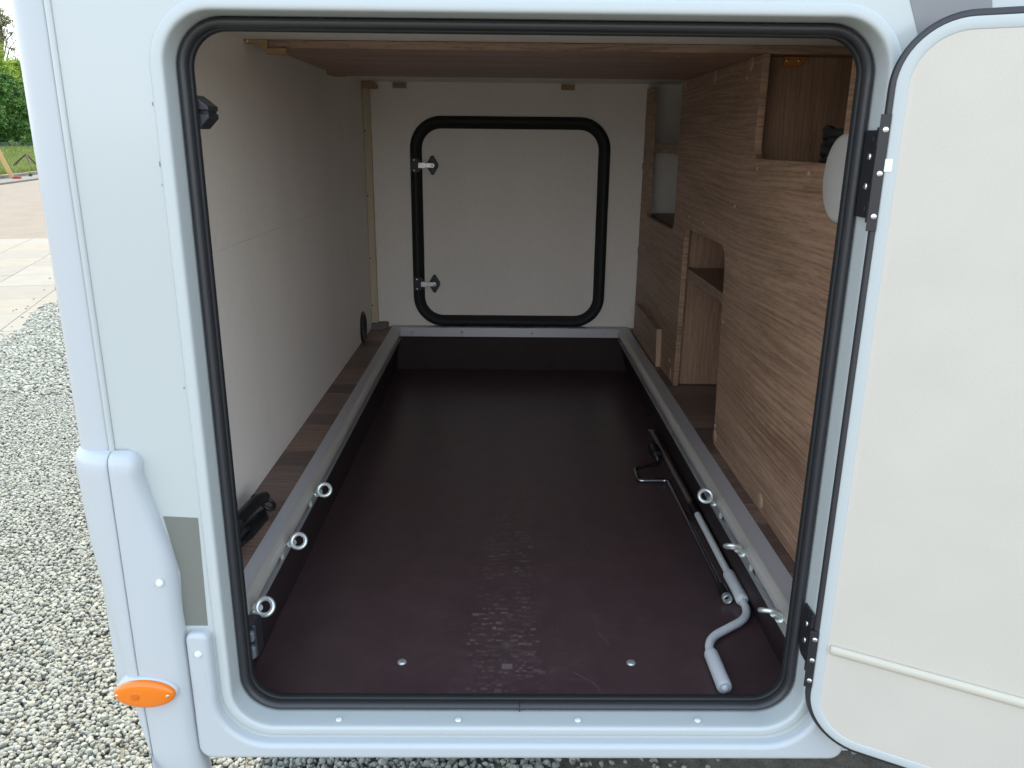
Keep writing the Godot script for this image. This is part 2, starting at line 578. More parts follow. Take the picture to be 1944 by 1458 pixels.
func _ground() -> void:
	var st := S()
	var a := 300.0
	quad(st, Vector3(-a, -0.012, -a), Vector3(a, -0.012, -a), Vector3(a, -0.012, a), Vector3(-a, -0.012, a))
	tag(obj("ground", st, m.ground), "pale compacted sandy yard beyond the concrete paving", "ground", "", "structure")
	# dark earth under the stones, right of the paving edge
	st = S()
	var p := PackedVector2Array()
	for q in [Vector2(-14, 0.40), Vector2(9, 0.40), Vector2(9, 9), Vector2(-14, 12)]: p.append(GO + G1 * q.x + G2 * q.y)
	prism(st, p, -0.03, -0.006, 0.0, YPLANE)
	tag(obj("gravel_bed", st, m.bed), "dark earth below and between the gravel under the motorhome", "soil", "", "structure")
	# concrete paving of large slabs, one mesh each
	var pav := node("paving", self)
	tag(pav, "pale concrete paving of large square slabs left of the gravel", "paving", "", "structure")
	st = S()
	p = PackedVector2Array()
	for q in [Vector2(-9.5, -7.6), Vector2(6.8, -7.6), Vector2(6.8, 0.46), Vector2(-9.5, 0.46)]: p.append(GO + G1 * q.x + G2 * q.y)
	prism(st, p, -0.03, -0.004, 0.0, YPLANE)
	obj("mortar", st, m.joint, pav)
	var w := 0.60
	var l := 0.70
	st = S()
	prism(st, rect(0.003, 0.003, l - 0.003, w - 0.003), 0.0, 0.012, 0.003, Transform3D(Vector3(G1.x, 0, G1.y), Vector3(G2.x, 0, G2.y), Vector3.UP, Vector3.ZERO), 2)
	st.generate_normals()
	var slab := st.commit()
	for i in 22:
		for j in 13:
			var o := GO + G1 * (-8.6 + i * l) + G2 * (0.46 - (j + 1) * w)
			same("slab", slab, m.slab[rng.randi() % 3], pav, Transform3D(Basis(), Vector3(o.x, -0.006 + rng.randf() * 0.0015, o.y)))
	_gravel()

func pebble_mesh(seed_: int) -> ArrayMesh:
	var r := RandomNumberGenerator.new()
	r.seed = seed_
	var t := (1.0 + sqrt(5.0)) / 2.0
	var v: Array = []
	for q in [Vector3(-1, t, 0), Vector3(1, t, 0), Vector3(-1, -t, 0), Vector3(1, -t, 0), Vector3(0, -1, t), Vector3(0, 1, t), Vector3(0, -1, -t), Vector3(0, 1, -t), Vector3(t, 0, -1), Vector3(t, 0, 1), Vector3(-t, 0, -1), Vector3(-t, 0, 1)]: v.append(q.normalized())
	var f := [[0, 11, 5], [0, 5, 1], [0, 1, 7], [0, 7, 10], [0, 10, 11], [1, 5, 9], [5, 11, 4], [11, 10, 2], [10, 7, 6], [7, 1, 8], [3, 9, 4], [3, 4, 2], [3, 2, 6], [3, 6, 8], [3, 8, 9], [4, 9, 5], [2, 4, 11], [6, 2, 10], [8, 6, 7], [9, 8, 1]]
	var cuts: Array = []
	for i in 9:
		cuts.append([Vector3(r.randfn(), r.randfn(), r.randfn()).normalized(), r.randf_range(0.55, 0.92)])
	var sc := Vector3(1.0, r.randf_range(0.55, 0.8), r.randf_range(0.65, 0.95))
	var shape := func(p: Vector3) -> Vector3:
		var k := 1.0
		for c in cuts:
			var d: float = p.dot(c[0])
			if d > 0.05: k = minf(k, c[1] / d)
		return p * k * sc
	var st := S()
	for q in f:
		var a: Vector3 = v[q[0]]; var b: Vector3 = v[q[1]]; var c: Vector3 = v[q[2]]
		var ab := (a + b).normalized(); var bc := (b + c).normalized(); var ca := (c + a).normalized()
		for g in [[a, ab, ca], [ab, b, bc], [ca, bc, c], [ab, bc, ca]]:
			tri(st, shape.call(g[0]), shape.call(g[2]), shape.call(g[1]))
	st.generate_normals()
	return st.commit()

func _gravel() -> void:
	var root := node("gravel", self)
	tag(root, "grey crushed stone gravel around and under the motorhome", "gravel", "", "stuff")
	var xfs: Array = [[], [], [], [], []]
	var cols: Array = [[], [], [], [], []]
	var r := RandomNumberGenerator.new()
	r.seed = 8
	var clump := noise(12, 1.2, 2)
	var put := func(x: float, z: float, s: float, y: float, shade: float) -> void:
		var k := r.randi() % 5
		var b := Basis.from_euler(Vector3(r.randfn() * 0.45, r.randf() * TAU, r.randfn() * 0.45))
		b = b.scaled(Vector3.ONE * s)
		xfs[k].append(Transform3D(b, Vector3(x, y, z)))
		var g := shade * r.randf_range(0.80, 1.18)
		var warm := r.randf_range(-0.02, 0.03)
		cols[k].append(Color(g * (0.985 + warm), g * (1.005 + warm * 0.4), g * (0.885 - warm * 1.2)))
	# x0, z0, x1, z1, spacing, layers
	for reg in [[-3.15, -3.2, 0.55, 0.1, 0.0130, 2], [-4.6, -7.6, -0.9, -3.2, 0.0215, 2], [-3.0, 0.1, 1.9, 1.9, 0.024, 1], [-0.9, -3.2, 0.2, -0.9, 0.024, 1], [-0.9, -7.6, 2.0, -3.2, 0.030, 1], [-6.0, -11.5, 2.0, -7.6, 0.034, 1]]:
		var sp: float = reg[4]
		for lay in reg[5]:
			var x: float = reg[0]
			while x < reg[2]:
				var z: float = reg[1]
				while z < reg[3]:
					var px := x + r.randf_range(-0.5, 0.5) * sp
					var pz := z + r.randf_range(-0.5, 0.5) * sp
					var e := (Vector2(px, pz) - GO).dot(G2)
					var ragged := 0.10 * clump.get_noise_2d(px, pz) + 0.05 * clump.get_noise_2d(px * 5.0, pz * 5.0)
					var right_fade := px > -0.30 and r.randf() < (px + 0.30) * (1.25 if lay == 0 else 2.2)
					if e > ragged and (lay == 0 or r.randf() < 0.72) and not right_fade and not (px > 0.05 and pz < -1.3):
						var s := sp * r.randf_range(0.44, 0.84)
						if r.randf() < 0.04: s *= 1.3
						put.call(px, pz, s, (0.002 + lay * sp * 0.42 + (0.010 if e < 0.47 else 0.0)) + r.randf_range(-0.002, 0.003), 0.27)
					z += sp
				x += sp
	# thinner, darker and dustier to the right under the vehicle
	for i in 4200:
		var px := r.randf_range(0.0, 1.3)
		var pz := r.randf_range(-1.2, 0.15)
		if r.randf() < clampf(1.05 - (px + 0.25) * 1.15, 0.10, 1.0):
			put.call(px, pz, r.randf_range(0.004, 0.0145), 0.0, 0.30)
	# strays on the slabs
	for i in 70:
		var q := GO + G1 * r.randf_range(-3.0, 3.5) - G2 * (0.03 + absf(r.randfn()) * 0.16)
		put.call(q.x, q.y, r.randf_range(0.007, 0.015), 0.011, 0.30)
	for k in 5:
		var mm := MultiMesh.new()
		mm.transform_format = MultiMesh.TRANSFORM_3D
		mm.use_colors = true
		mm.mesh = pebble_mesh(100 + k)
		mm.instance_count = xfs[k].size()
		for i in xfs[k].size():
			mm.set_instance_transform(i, xfs[k][i])
			mm.set_instance_color(i, cols[k][i])
		var mi := MultiMeshInstance3D.new()
		mi.multimesh = mm
		mi.material_override = m.pebble
		mi.name = numbered("pebbles", root)
		mi.set_meta("kind", "stuff")
		root.add_child(mi, true)

# ------------------------------------------------------------------ the motorhome
func dome(st: SurfaceTool, at: Vector3, dir: Vector3, r: float, h: float, n := 16) -> void:
	var prof: Array = [Vector2(r * 1.04, 0), Vector2(r, h * 0.35), Vector2(r * 0.86, h * 0.72), Vector2(r * 0.5, h * 0.95), Vector2(0.0, h)]
	lathe(st, prof, axis(at, dir), n)

func screw_cap(parent: Node, at: Vector3, dir: Vector3, r: float, h: float, mt: Material, called := "screw_cap") -> void:
	var st := S()
	dome(st, at, dir, r, h)
	obj(called, st, mt, parent)

func _motorhome() -> void:
	var v := thing("motorhome", "white motorhome with its rear garage hatch standing wide open", "motorhome")
	_shell(v)
	_frame_and_door(v)
	_garage(v)
	_partition(v)
	_tray(v)

func _shell(v: Node3D) -> void:
	var hole := rrect(SL - 0.0165, SB - 0.0165, SR + 0.0165, ST + 0.0165, RAD + 0.0165, 10)
	var st := S()
	wall_round_hole(st, -0.535, 0.495, 5.6, 2.70, hole, 0.0, 0.012, WALL_Z)
	var wall := obj("side_wall", st, m.paint, v)
	# grey stripe that climbs over the door and the patch of it by the bumper
	st = S()
	prism(st, PackedVector2Array([Vector2(0.474, 1.500), Vector2(0.560, 1.500), Vector2(0.30, 2.65), Vector2(0.20, 2.65), Vector2(0.452, 1.552)]), WALL_Z - 0.002, WALL_Z + 0.0008)
	obj("stripe", st, m.stripe, wall)
	st = S()
	prism(st, PackedVector2Array([Vector2(-0.4825, 0.886), Vector2(-0.4350, 0.8838), Vector2(-0.4385, 0.7125), Vector2(-0.4716, 0.7124), Vector2(-0.4685, 0.798), Vector2(-0.4705, 0.812)]), WALL_Z - 0.002, WALL_Z + 0.0008)
	obj("grey_sticker", st, m.decal, wall)
	for p in [[-0.4322, 1.4255, 0.0022, 0.0004], [-0.4318, 1.3565, 0.0034, 0.0005], [-0.4320, 1.3320, 0.0012, 0.0003], [-0.4334, 1.0726, 0.0016, 0.0006]]:
		st = S(); prism(st, ellipse(p[0], p[1], p[3], p[2], 10), WALL_Z - 0.001, WALL_Z + 0.0007); obj("scuff_mark", st, m.decal, wall)
	# rear corner moulding, carried round into the rear wall
	st = S()
	var sec := PackedVector3Array()
	sec.append(Vector3(-0.5435, 0, 0.020))
	sec.append(Vector3(-0.5435, 0, 0.0405))
	sec.append(Vector3(-0.547, 0, 0.0415))
	for i in 13:
		var a := PI / 2 + PI / 2 * i / 12.0
		sec.append(Vector3(-0.557 + 0.040 * cos(a), 0, 0.0015 + 0.040 * sin(a)))
	sec.append(Vector3(-0.597, 0, -0.3))
	sec.append(Vector3(-0.597, 0, -2.225))
	sec.append(Vector3(-0.585, 0, -2.245))
	var lo := PackedVector3Array(); var hi := PackedVector3Array()
	for p in sec:
		lo.append(p + Vector3.UP * 0.60)
		hi.append(p + Vector3.UP * 2.70)
	loft(st, [lo, hi], false, 0)
	obj("corner_moulding", st, m.bumper, v)
	# narrow half-round strip that covers the joint
	st = S()
	var pts := PackedVector2Array()
	for i in 9: pts.append(Vector2(-0.5392 + 0.0042 * cos(PI * i / 8.0), 0.0395 + 0.0042 * sin(PI * i / 8.0)))
	prism(st, pts, -2.70, -0.90, 0.0, Transform3D(Vector3.RIGHT, Vector3(0, 0, 1), Vector3(0, -1, 0), Vector3.ZERO), 3, false, true)
	obj("joint_strip", st, m.paint, v)
	# remaining shell
	st = S(); box(st, Vector3(-0.597, 2.70, -2.25), Vector3(5.62, 2.76, 0.045), 0.02); obj("roof", st, m.paint, v)
	st = S(); box(st, Vector3(-0.590, 0.487, -2.25), Vector3(5.6, 2.70, -2.205)); obj("far_wall", st, m.paint, v)
	st = S(); box(st, Vector3(5.56, 0.487, -2.205), Vector3(5.6, 2.70, 0.012)); obj("front_wall", st, m.paint, v)
	st = S(); box(st, Vector3(-0.470, 0.462, -2.20), Vector3(5.6, 0.482, -0.08)); obj("underfloor", st, m.dark_slot, v)
	# bumper: cross-sections from the wall round the corner; two mouldings that meet in a thin seam
	var secs := [[0.9845, -0.517, -0.5835, 0.020], [0.982, -0.508, -0.5935, 0.009], [0.977, -0.504, -0.599, 0.003], [0.968, -0.500, -0.6015, 0.0], [0.954, -0.502, -0.601, 0.0], [0.915, -0.494, -0.600, 0.0], [0.880, -0.4865, -0.599, 0.0], [0.845, -0.4770, -0.597, 0.0], [0.812, -0.4715, -0.594, 0.0], [0.780, -0.4705, -0.590, 0.0], [0.740, -0.4710, -0.584, 0.0], [0.700, -0.4700, -0.577, 0.0], [0.66, -0.4688, -0.570, 0.0], [0.60, -0.4688, -0.561, 0.0], [0.55, -0.4688, -0.5505, 0.0], [0.51, -0.4675, -0.538, 0.0], [0.48, -0.465, -0.527, 0.0], [0.455, -0.462, -0.515, 0.004], [0.442, -0.463, -0.507, 0.012]]
	var right: Array = []
	var left: Array = []
	for s in secs:
		var y: float = s[0]
		var xr: float = s[1]
		var xl: float = s[2]
		var e: float = s[3]
		var zt := 0.062 - e
		var xs := -0.5385 + clampf((0.66 - y) * 0.03, 0.0, 0.004)
		var bw := clampf((xs - xr) * -0.35, 0.004, 0.018)
		var a := PackedVector3Array()
		a.append(Vector3(xr, y, 0.030))
		a.append(Vector3(xr, y, WALL_Z + 0.002))
		for i in 7:
			var t := PI / 2 * i / 6.0
			a.append(Vector3(xr - bw * (1.0 - cos(t)), y, WALL_Z + 0.003 + (zt - WALL_Z - 0.003) * sin(t)))
		a.append(Vector3((xs + xr - bw) * 0.5, y, zt + 0.001))
		a.append(Vector3(xs + 0.002, y, zt))
		a.append(Vector3(xs + 0.0007, y, zt - 0.0012))
		a.append(Vector3(xs + 0.0007, y, zt - 0.014))
		right.append(a)
		var b := PackedVector3Array()
		b.append(Vector3(xs - 0.0007, y, zt - 0.014))
		b.append(Vector3(xs - 0.0007, y, zt - 0.0012))
		b.append(Vector3(xs - 0.002, y, zt))
		var rr := (xs - 0.002) - xl
		for i in range(1, 11):
			var t := PI / 2 * i / 10.0
			b.append(Vector3(xs - 0.002 - rr * sin(t), y, zt - minf(0.050, rr * 1.1) * (1.0 - cos(t))))
		b.append(Vector3(xl, y, -0.4))
		b.append(Vector3(xl, y, -2.25))
		left.append(b)
	st = S(); loft(st, right, false, 0, true); var capb := obj("bumper_cap", st, m.bumper, v)
	st = S(); loft(st, left, false, 0, true); obj("rear_bumper", st, m.bumper, v)
	screw_cap(capb, Vector3(-0.4886, 0.7949, 0.0625), Vector3(0, 0.1, 1), 0.0055, 0.0035, m.cap)
	# lower skirt: a U round the bottom of the hatch
	var u := PackedVector2Array()
	var arc := func(cx: float, cy: float, r: float, a0: float, a1: float, n: int) -> void:
		for i in n + 1:
			var a := deg_to_rad(lerpf(a0, a1, float(i) / n))
			u.append(Vector2(cx + r * cos(a), cy + r * sin(a)))
	arc.call(-0.4675 + 0.022, 0.4905 + 0.022, 0.022, 180, 270, 6)
	arc.call(0.506 - 0.02, 0.4905 + 0.02, 0.02, 270, 360, 6)
	arc.call(0.506 - 0.014, 0.706 - 0.014, 0.014, 0, 90, 4)
	arc.call(0.4625 + 0.010, 0.706 - 0.010, 0.010, 90, 180, 4)
	arc.call(0.4625 - 0.075, 0.5170 + 0.075, 0.075, 0, -90, 10)
	arc.call(-0.4340 + 0.075, 0.5170 + 0.075, 0.075, -90, -180, 10)
	arc.call(-0.4340 - 0.012, 0.708 - 0.012, 0.012, 0, 90, 4)
	arc.call(-0.4675 + 0.012, 0.708 - 0.012, 0.012, 90, 180, 4)
	st = S()
	prism(st, u, 0.020, 0.0565, 0.0075, Transform3D.IDENTITY, 5, false, true)
	var skirt := obj("lower_skirt", st, m.bumper, v)
	screw_cap(skirt, Vector3(-0.4500, 0.6755, 0.0565), Vector3(0, 0, 1), 0.0055, 0.0035, m.cap)
	# amber marker lamp on its white pad
	var lamp := node("marker_light", v)
	st = S(); prism(st, ellipse(-0.5265, 0.6195, 0.0455, 0.0235, 40), 0.018, 0.0685, 0.004, Transform3D.IDENTITY, 3, false, true); obj("pad", st, m.bumper, lamp)
	st = S()
	var loops: Array = []
	for w in [[1.0, 0.0670], [1.0, 0.0715], [0.975, 0.0740], [0.92, 0.0757], [0.7, 0.0772], [0.4, 0.0779], [0.0, 0.0781]]:
		var l := PackedVector3Array()
		for p in ellipse(0, 0, 0.0438 * w[0], 0.0217 * w[0], 48): l.append(Vector3(-0.5275 + p.x, 0.6190 + p.y, w[1]))
		loops.append(l)
	loft(st, loops, true, 0)
	obj("lens", st, m.amber, lamp)
	st = S(); dome(st, Vector3(-0.5385, 0.6190, 0.0768), Vector3(0, 0, 1), 0.0072, 0.0022, 24); obj("bulb", st, m.amber_dark, lamp)
	for x in [-0.5660, -0.4925]:
		screw_cap(lamp, Vector3(x, 0.6190, 0.0762 if x > -0.53 else 0.0758), Vector3(signf(x + 0.5275) * 0.25, 0, 1), 0.0023, 0.0012, m.steel, "screw")

func _frame_and_door(v: Node3D) -> void:
	# moulded frame: jamb, rounded lip and a flange that lies on the wall
	var st := S()
	ring(st, SL, SB, SR, ST, RAD, [[0.006, -0.013], [0.0, -0.013], [0.0, -0.004], [-0.0014, 0.0330], [-0.0016, 0.0375], [-0.0021, 0.0405], [-0.0032, 0.0424], [-0.0050, 0.0433], [-0.0080, 0.0434], [-0.0130, 0.0428], [-0.0162, 0.0420], [-0.0176, 0.0410], [-0.0182, 0.0380]], 14)
	var fr := obj("hatch_frame", st, m.grp, v)
	for x in [-0.2607, -0.0785, 0.1045, 0.2883]:
		screw_cap(fr, Vector3(x, 0.5397, 0.0275), Vector3(0, 1, 0.05), 0.0050, 0.0022, m.cap)
	# rubber seal: bulb and clip
	st = S()
	ring(st, SL, SB, SR, ST, RAD, [[0.0004, -0.003], [0.0007, 0.0030], [0.0018, 0.0076], [0.0040, 0.0102], [0.0068, 0.0108], [0.0096, 0.0092], [0.0116, 0.0056], [0.0122, 0.0014], [0.0118, -0.0018], [0.0110, -0.0032]], 14)
	var seal := obj("rubber_seal", st, m.rubber, v)
	st = S()
	ring(st, SL, SB, SR, ST, RAD, [[0.0105, -0.0030], [0.0122, -0.0026], [0.0138, -0.0031], [0.0148, -0.0045], [0.0152, -0.0070], [0.0152, -0.0115], [0.0144, -0.0140], [0.0124, -0.0150], [0.0060, -0.0150]], 14)
	obj("clip_strip", st, m.rubber_matt, seal)
	st = S()
	box(st, Vector3(0.0150, SB + 0.0006, -0.003), Vector3(0.0160, SB + 0.0124, 0.0112), 0.0003)
	obj("seal_joint", st, m.rubber, seal)
	# catches on the left jamb
	for c in [[1.3985, 1.4390, m.catch_black, 0.0265], [0.6130, 0.6725, m.catch_grey, 0.0215]]:
		var k := node("door_catch", v)
		var y0: float = c[0]
		var y1: float = c[1]
		var mid := (y0 + y1) / 2
		var x0 := SL + 0.004
		var x1: float = SL + c[3]
		if y0 > 1.0:
			for poly in [[Vector2(x0, mid + 0.0018), Vector2(x1, mid + 0.0018), Vector2(x1, mid + 0.0075), Vector2(x0 + 0.006, y1), Vector2(x0, y1)], [Vector2(x0, y0), Vector2(x0 + 0.010, y0), Vector2(x1, mid - 0.0075), Vector2(x1, mid - 0.0018), Vector2(x0, mid - 0.0018)]]:
				st = S()
				prism(st, PackedVector2Array(poly), -0.050, -0.0135, 0.0022, Transform3D.IDENTITY, 4)
				obj("cheek", st, c[2], k)
			st = S(); box(st, Vector3(x0, mid - 0.003, -0.05), Vector3(x1 - 0.002, mid + 0.003, -0.019)); obj("web", st, c[2], k)
		else:
			st = S(); prism(st, rrect(x0 - 0.005, y0, x1, y1, 0.005, 4), -0.050, -0.020, 0.002); obj("housing", st, m.catch_black, k)
			for half in [[y0 + 0.002, mid - 0.004], [mid + 0.0025, y1 - 0.008]]:
				st = S(); prism(st, rrect(x0, half[0], x1 - 0.0015, half[1], 0.006, 5), -0.022, -0.0135, 0.003, Transform3D.IDENTITY, 3); obj("cheek", st, c[2], k)
	# the door, swung 151 degrees
	var th := deg_to_rad(28.8)
	var sx := Vector3(cos(th), 0, sin(th))
	var nx := Vector3(-sin(th), 0, cos(th))
	var D := Transform3D(sx, Vector3.UP, nx, Vector3(0.4519, 0, 0.078))
	var door := node("hatch_door", v)
	st = S(); prism(st, rrect(0.035, 0.560, 0.800, 1.515, 0.06, 8), -0.034, -0.006, 0.004, D); obj("outer_skin", st, m.paint, door)
	st = S()
	ring(st, -0.0250, 0.5440, 0.8235, 1.5310, 0.081, [[0.030, -0.0095], [0.006, -0.0100], [0.0015, -0.0085], [0.0, -0.0055], [0.0010, -0.0020], [0.0040, 0.0002], [0.0080, 0.0006], [0.0102, -0.0010], [0.0106, -0.0040]], 14, D)
	obj("door_gasket", st, m.rubber, door)
	st = S()
	ring(st, -0.0168, 0.5500, 0.8155, 1.5235, 0.072, [[0.0, -0.0060], [0.0, -0.0008], [0.0009, 0.0007], [0.0024, 0.0012], [0.0128, 0.0014], [0.0142, 0.0008], [0.0148, -0.0010]], 14, D)
	obj("door_edge_frame", st, m.grp, door)
	st = S(); prism(st, rrect(-0.0036, 0.5630, 0.8025, 1.5105, 0.060, 12), -0.0060, 0.0006, 0.0007, D, 2); obj("inner_panel", st, m.cream, door)
	st = S()
	var hp := PackedVector2Array()
	for i in 9: hp.append(Vector2(0.0075 * cos(PI * i / 8.0), 0.0055 * sin(PI * i / 8.0)))
	prism(st, hp, -0.798, -0.001, 0.002, Transform3D(Vector3.DOWN, nx, sx * -1.0, D * Vector3(0, 0.7035, 0.0006)), 2, true, true)
	obj("trim_strip", st, m.cream_trim, door)
	st = S(); prism(st, rrect(-0.0185, 1.3570, -0.0080, 1.3715, 0.0015, 3), 0.0008, 0.0022, 0.0004, D); obj("tape_patch", st, m.tape, door)
	# two black hinges
	for h in [[1.300, 1.4045, 1.2870, 1.4220], [0.6560, 0.7370, 0.6330, 0.7250]]:
		var hg := node("hinge", v)
		var y0: float = h[0]
		var y1: float = h[1]
		st = S()
		var lower := y0 < 1.0
		var leaf := PackedVector2Array([Vector2(0.010, y0 + (0.010 if lower else 0.0)), Vector2(0.022, y0), Vector2(0.052, y0), Vector2(0.052, y1), Vector2(0.014 if lower else 0.010, y1)])
		prism(st, leaf, -SR + 0.0002, -SR + 0.0035, 0.0006, Transform3D(Vector3(0, 0, 1), Vector3.UP, Vector3(-1, 0, 0), Vector3.ZERO), 2)
		obj("wall_leaf", st, m.hinge, hg)
		st = S()
		var n := 5
		for i in n:
			var a := lerpf(y0 - 0.004, y1 + 0.004, float(i) / n)
			var b := lerpf(y0 - 0.004, y1 + 0.004, float(i + 1) / n) - 0.0012
			var rr := 0.0048 if i % 2 == 0 else 0.0043
			tube(st, PackedVector3Array([Vector3(0.4345, a, 0.0555), Vector3(0.4345, b, 0.0555)]), rr, 14)
		obj("knuckle", st, m.hinge, hg)
		st = S()
		prism(st, rect(-0.0275, h[2], -0.0163, h[3]), -0.002, 0.0030, 0.0006, D, 2)
		obj("door_leaf", st, m.hinge, hg)
		for f in [0.36, 0.70]:
			screw_cap(hg, Vector3(SR - 0.0035, lerpf(y0, y1, f), 0.030), Vector3(-1, 0, 0.1), 0.0045, 0.0022, m.steel, "screw")
		for f in [0.10, 0.90]:
			screw_cap(hg, Vector3(SR - 0.0035, lerpf(y0, y1, f), 0.034), Vector3(-1, 0, 0.1), 0.0038, 0.0008, m.dark_slot, "screw_hole")
		for f in [0.13, 0.5, 0.87]:
			screw_cap(hg, D * Vector3(-0.0205, lerpf(h[2], h[3], f), 0.003), nx, 0.0036, 0.0020, m.steel, "screw")

func _garage(v: Node3D) -> void:
	var st := S()
	# inner lining of the hatch wall
	wall_round_hole(st, WL, 0.50, 1.40, CEIL_Y + 0.02, rrect(SL + 0.006, SB + 0.006, SR - 0.006, ST - 0.006, RAD - 0.006, 10), 0.0, -0.0215, -0.0135)
	obj("hatch_wall_lining", st, m.vinyl, v)
	# rear wall lining: two sheets with a hairline joint
	var lining := node("rear_wall_lining", v)
	st = S(); prism(st, PackedVector2Array([Vector2(BACK, 0.48), Vector2(-0.0225, 0.48), Vector2(-0.0225, 1.18535), Vector2(BACK, 1.18635)]), -0.010, 0.0, 0.0003, Transform3D(Vector3(0, 0, 1), Vector3(0, 1, 0), Vector3(1, 0, 0), Vector3(WL, 0, 0)), 1); obj("wall_sheet", st, m.vinyl, lining)
	st = S(); prism(st, PackedVector2Array([Vector2(BACK, 1.1867), Vector2(-0.0225, 1.1857), Vector2(-0.0225, CEIL_Y + 0.02), Vector2(BACK, CEIL_Y + 0.02)]), -0.010, 0.0, 0.0003, Transform3D(Vector3(0, 0, 1), Vector3(0, 1, 0), Vector3(1, 0, 0), Vector3(WL, 0, 0)), 1); obj("wall_sheet", st, m.vinyl, lining)
	st = S(); lathe(st, [Vector2(0.060, 0.0), Vector2(0.060, 0.003), Vector2(0.056, 0.006), Vector2(0.050, 0.007), Vector2(0.046, 0.003), Vector2(0.0, 0.002)], axis(Vector3(WL, 0.708, -1.915), Vector3(1, 0, 0)), 32); obj("cable_grommet", st, m.black_plastic, lining)
	# far wall and ceiling
	st = S(); box(st, Vector3(-0.56, 0.48, BACK - 0.04), Vector3(1.5, CEIL_Y + 0.02, BACK)); var fw := obj("far_wall_lining", st, m.vinyl, v)
	for x in [-0.4099, 0.2210]:
		st = S(); box(st, Vector3(x - 0.025, 1.5735, BACK), Vector3(x + 0.025, 1.5905, BACK + 0.018), 0.002); obj("small_block", st, m.cleat, fw)
	st = S(); box(st, Vector3(-0.58, CEIL_Y, -2.20), Vector3(1.5, CEIL_Y + 0.02, -0.7190)); box(st, Vector3(-0.58, 1.5815, -0.7192), Vector3(1.5, CEIL_Y + 0.02, -0.0220)); obj("garage_ceiling", st, m.ceiling, v)
	st = S(); box(st, Vector3(1.40, 0.48, -2.20), Vector3(1.42, CEIL_Y, -0.0220)); obj("inner_bulkhead", st, m.oak_up, v)
	# bed board under the ceiling
	st = S(); box(st, Vector3(-0.4985, 1.5655, -1.4630), Vector3(1.20, 1.5805, -0.7215), 0.001); var bed := obj("bed_board", st, m.oak_board, v)
	st = S(); box(st, Vector3(-0.4985, 1.5652, -0.7214), Vector3(1.20, 1.5808, -0.7200), 0.0005); obj("edge_band", st, m.oak_edge, bed)
	for p in [[-0.42, -0.80], [0.0, -0.86], [0.36, -0.80], [0.30, -1.36], [-0.30, -1.30]]:
		screw_cap(bed, Vector3(p[0], 1.5655, p[1]), Vector3(0, -1, 0), 0.006, 0.002, m.cap_wood, "screw_cap")
	# stepped cleats on the rear wall that carry the board
	for z in [-0.7150, -1.500, -2.105]:
		st = S()
		var cl := PackedVector2Array([Vector2(WL, 1.5810), Vector2(WL, 1.5755), Vector2(-0.536, 1.574), Vector2(-0.520, 1.5705), Vector2(-0.510, 1.565), Vector2(-0.508, 1.558), Vector2(-0.502, 1.5535), Vector2(-0.470, 1.5525), Vector2(-0.462, 1.5560), Vector2(-0.462, 1.5650), Vector2(-0.4990, 1.5650), Vector2(-0.4990, 1.5810)])
		if z < -1.0: cl = PackedVector2Array([Vector2(WL, 1.597), Vector2(WL, 1.572), Vector2(-0.524, 1.5675), Vector2(-0.496, 1.5675), Vector2(-0.488, 1.572), Vector2(-0.488, 1.583), Vector2(-0.512, 1.597)])
		prism(st, cl, z - 0.022, z, 0.001)
		var c := obj("cleat", st, m.cleat, v)
		if z > -1.0:
			screw_cap(c, Vector3(-0.5395, 1.5775, z), Vector3(0, 0, 1), 0.0028, 0.001, m.steel, "screw")
	# corner batten and its foot
	st = S(); box(st, Vector3(-0.5465, 0.679, -2.1495), Vector3(-0.522, 1.570, -2.122), 0.0015); var bt := obj("corner_batten", st, m.batten, v)
	for y in [1.42, 1.18, 0.94, 0.75]:
		screw_cap(bt, Vector3(-0.5425, y, -2.122), Vector3(0, 0, 1), 0.003, 0.001, m.dark_slot, "screw")
	st = S()
	prism(st, rrect(-0.546, 0.6586, -0.482, 0.6800, 0.006, 4), -2.149, -2.100, 0.003)
	box(st, Vector3(-0.544, 0.6588, -2.0995), Vector3(-0.496, 0.6720, -2.088), 0.002)
	obj("batten_foot", st, m.block, v)
	# hatch in the far wall: rubber ring, panel, two latches
	var h := node("far_hatch", v)
	st = S(); ring(st, -0.3784, 0.6627, 0.3922, 1.4775, 0.122, [[0.0, BACK], [0.001, BACK + 0.008], [0.005, BACK + 0.017], [0.013, BACK + 0.023], [0.022, BACK + 0.0235], [0.030, BACK + 0.021], [0.034, BACK + 0.016], [0.040, BACK + 0.014], [0.0455, BACK + 0.010], [0.0475, BACK + 0.002]], 14)
	obj("hatch_seal", st, m.rubber_matt, h)
	st = S(); box(st, Vector3(0.0165, 0.6627 + 0.0005, BACK + 0.01), Vector3(0.0190, 0.6627 + 0.03, BACK + 0.0240), 0.0005); obj("seal_joint", st, m.rubber_matt, h)
	st = S(); prism(st, rrect(-0.335, 0.706, 0.349, 1.434, 0.078, 10), BACK, BACK + 0.005, 0.002); obj("hatch_panel", st, m.vinyl, h)
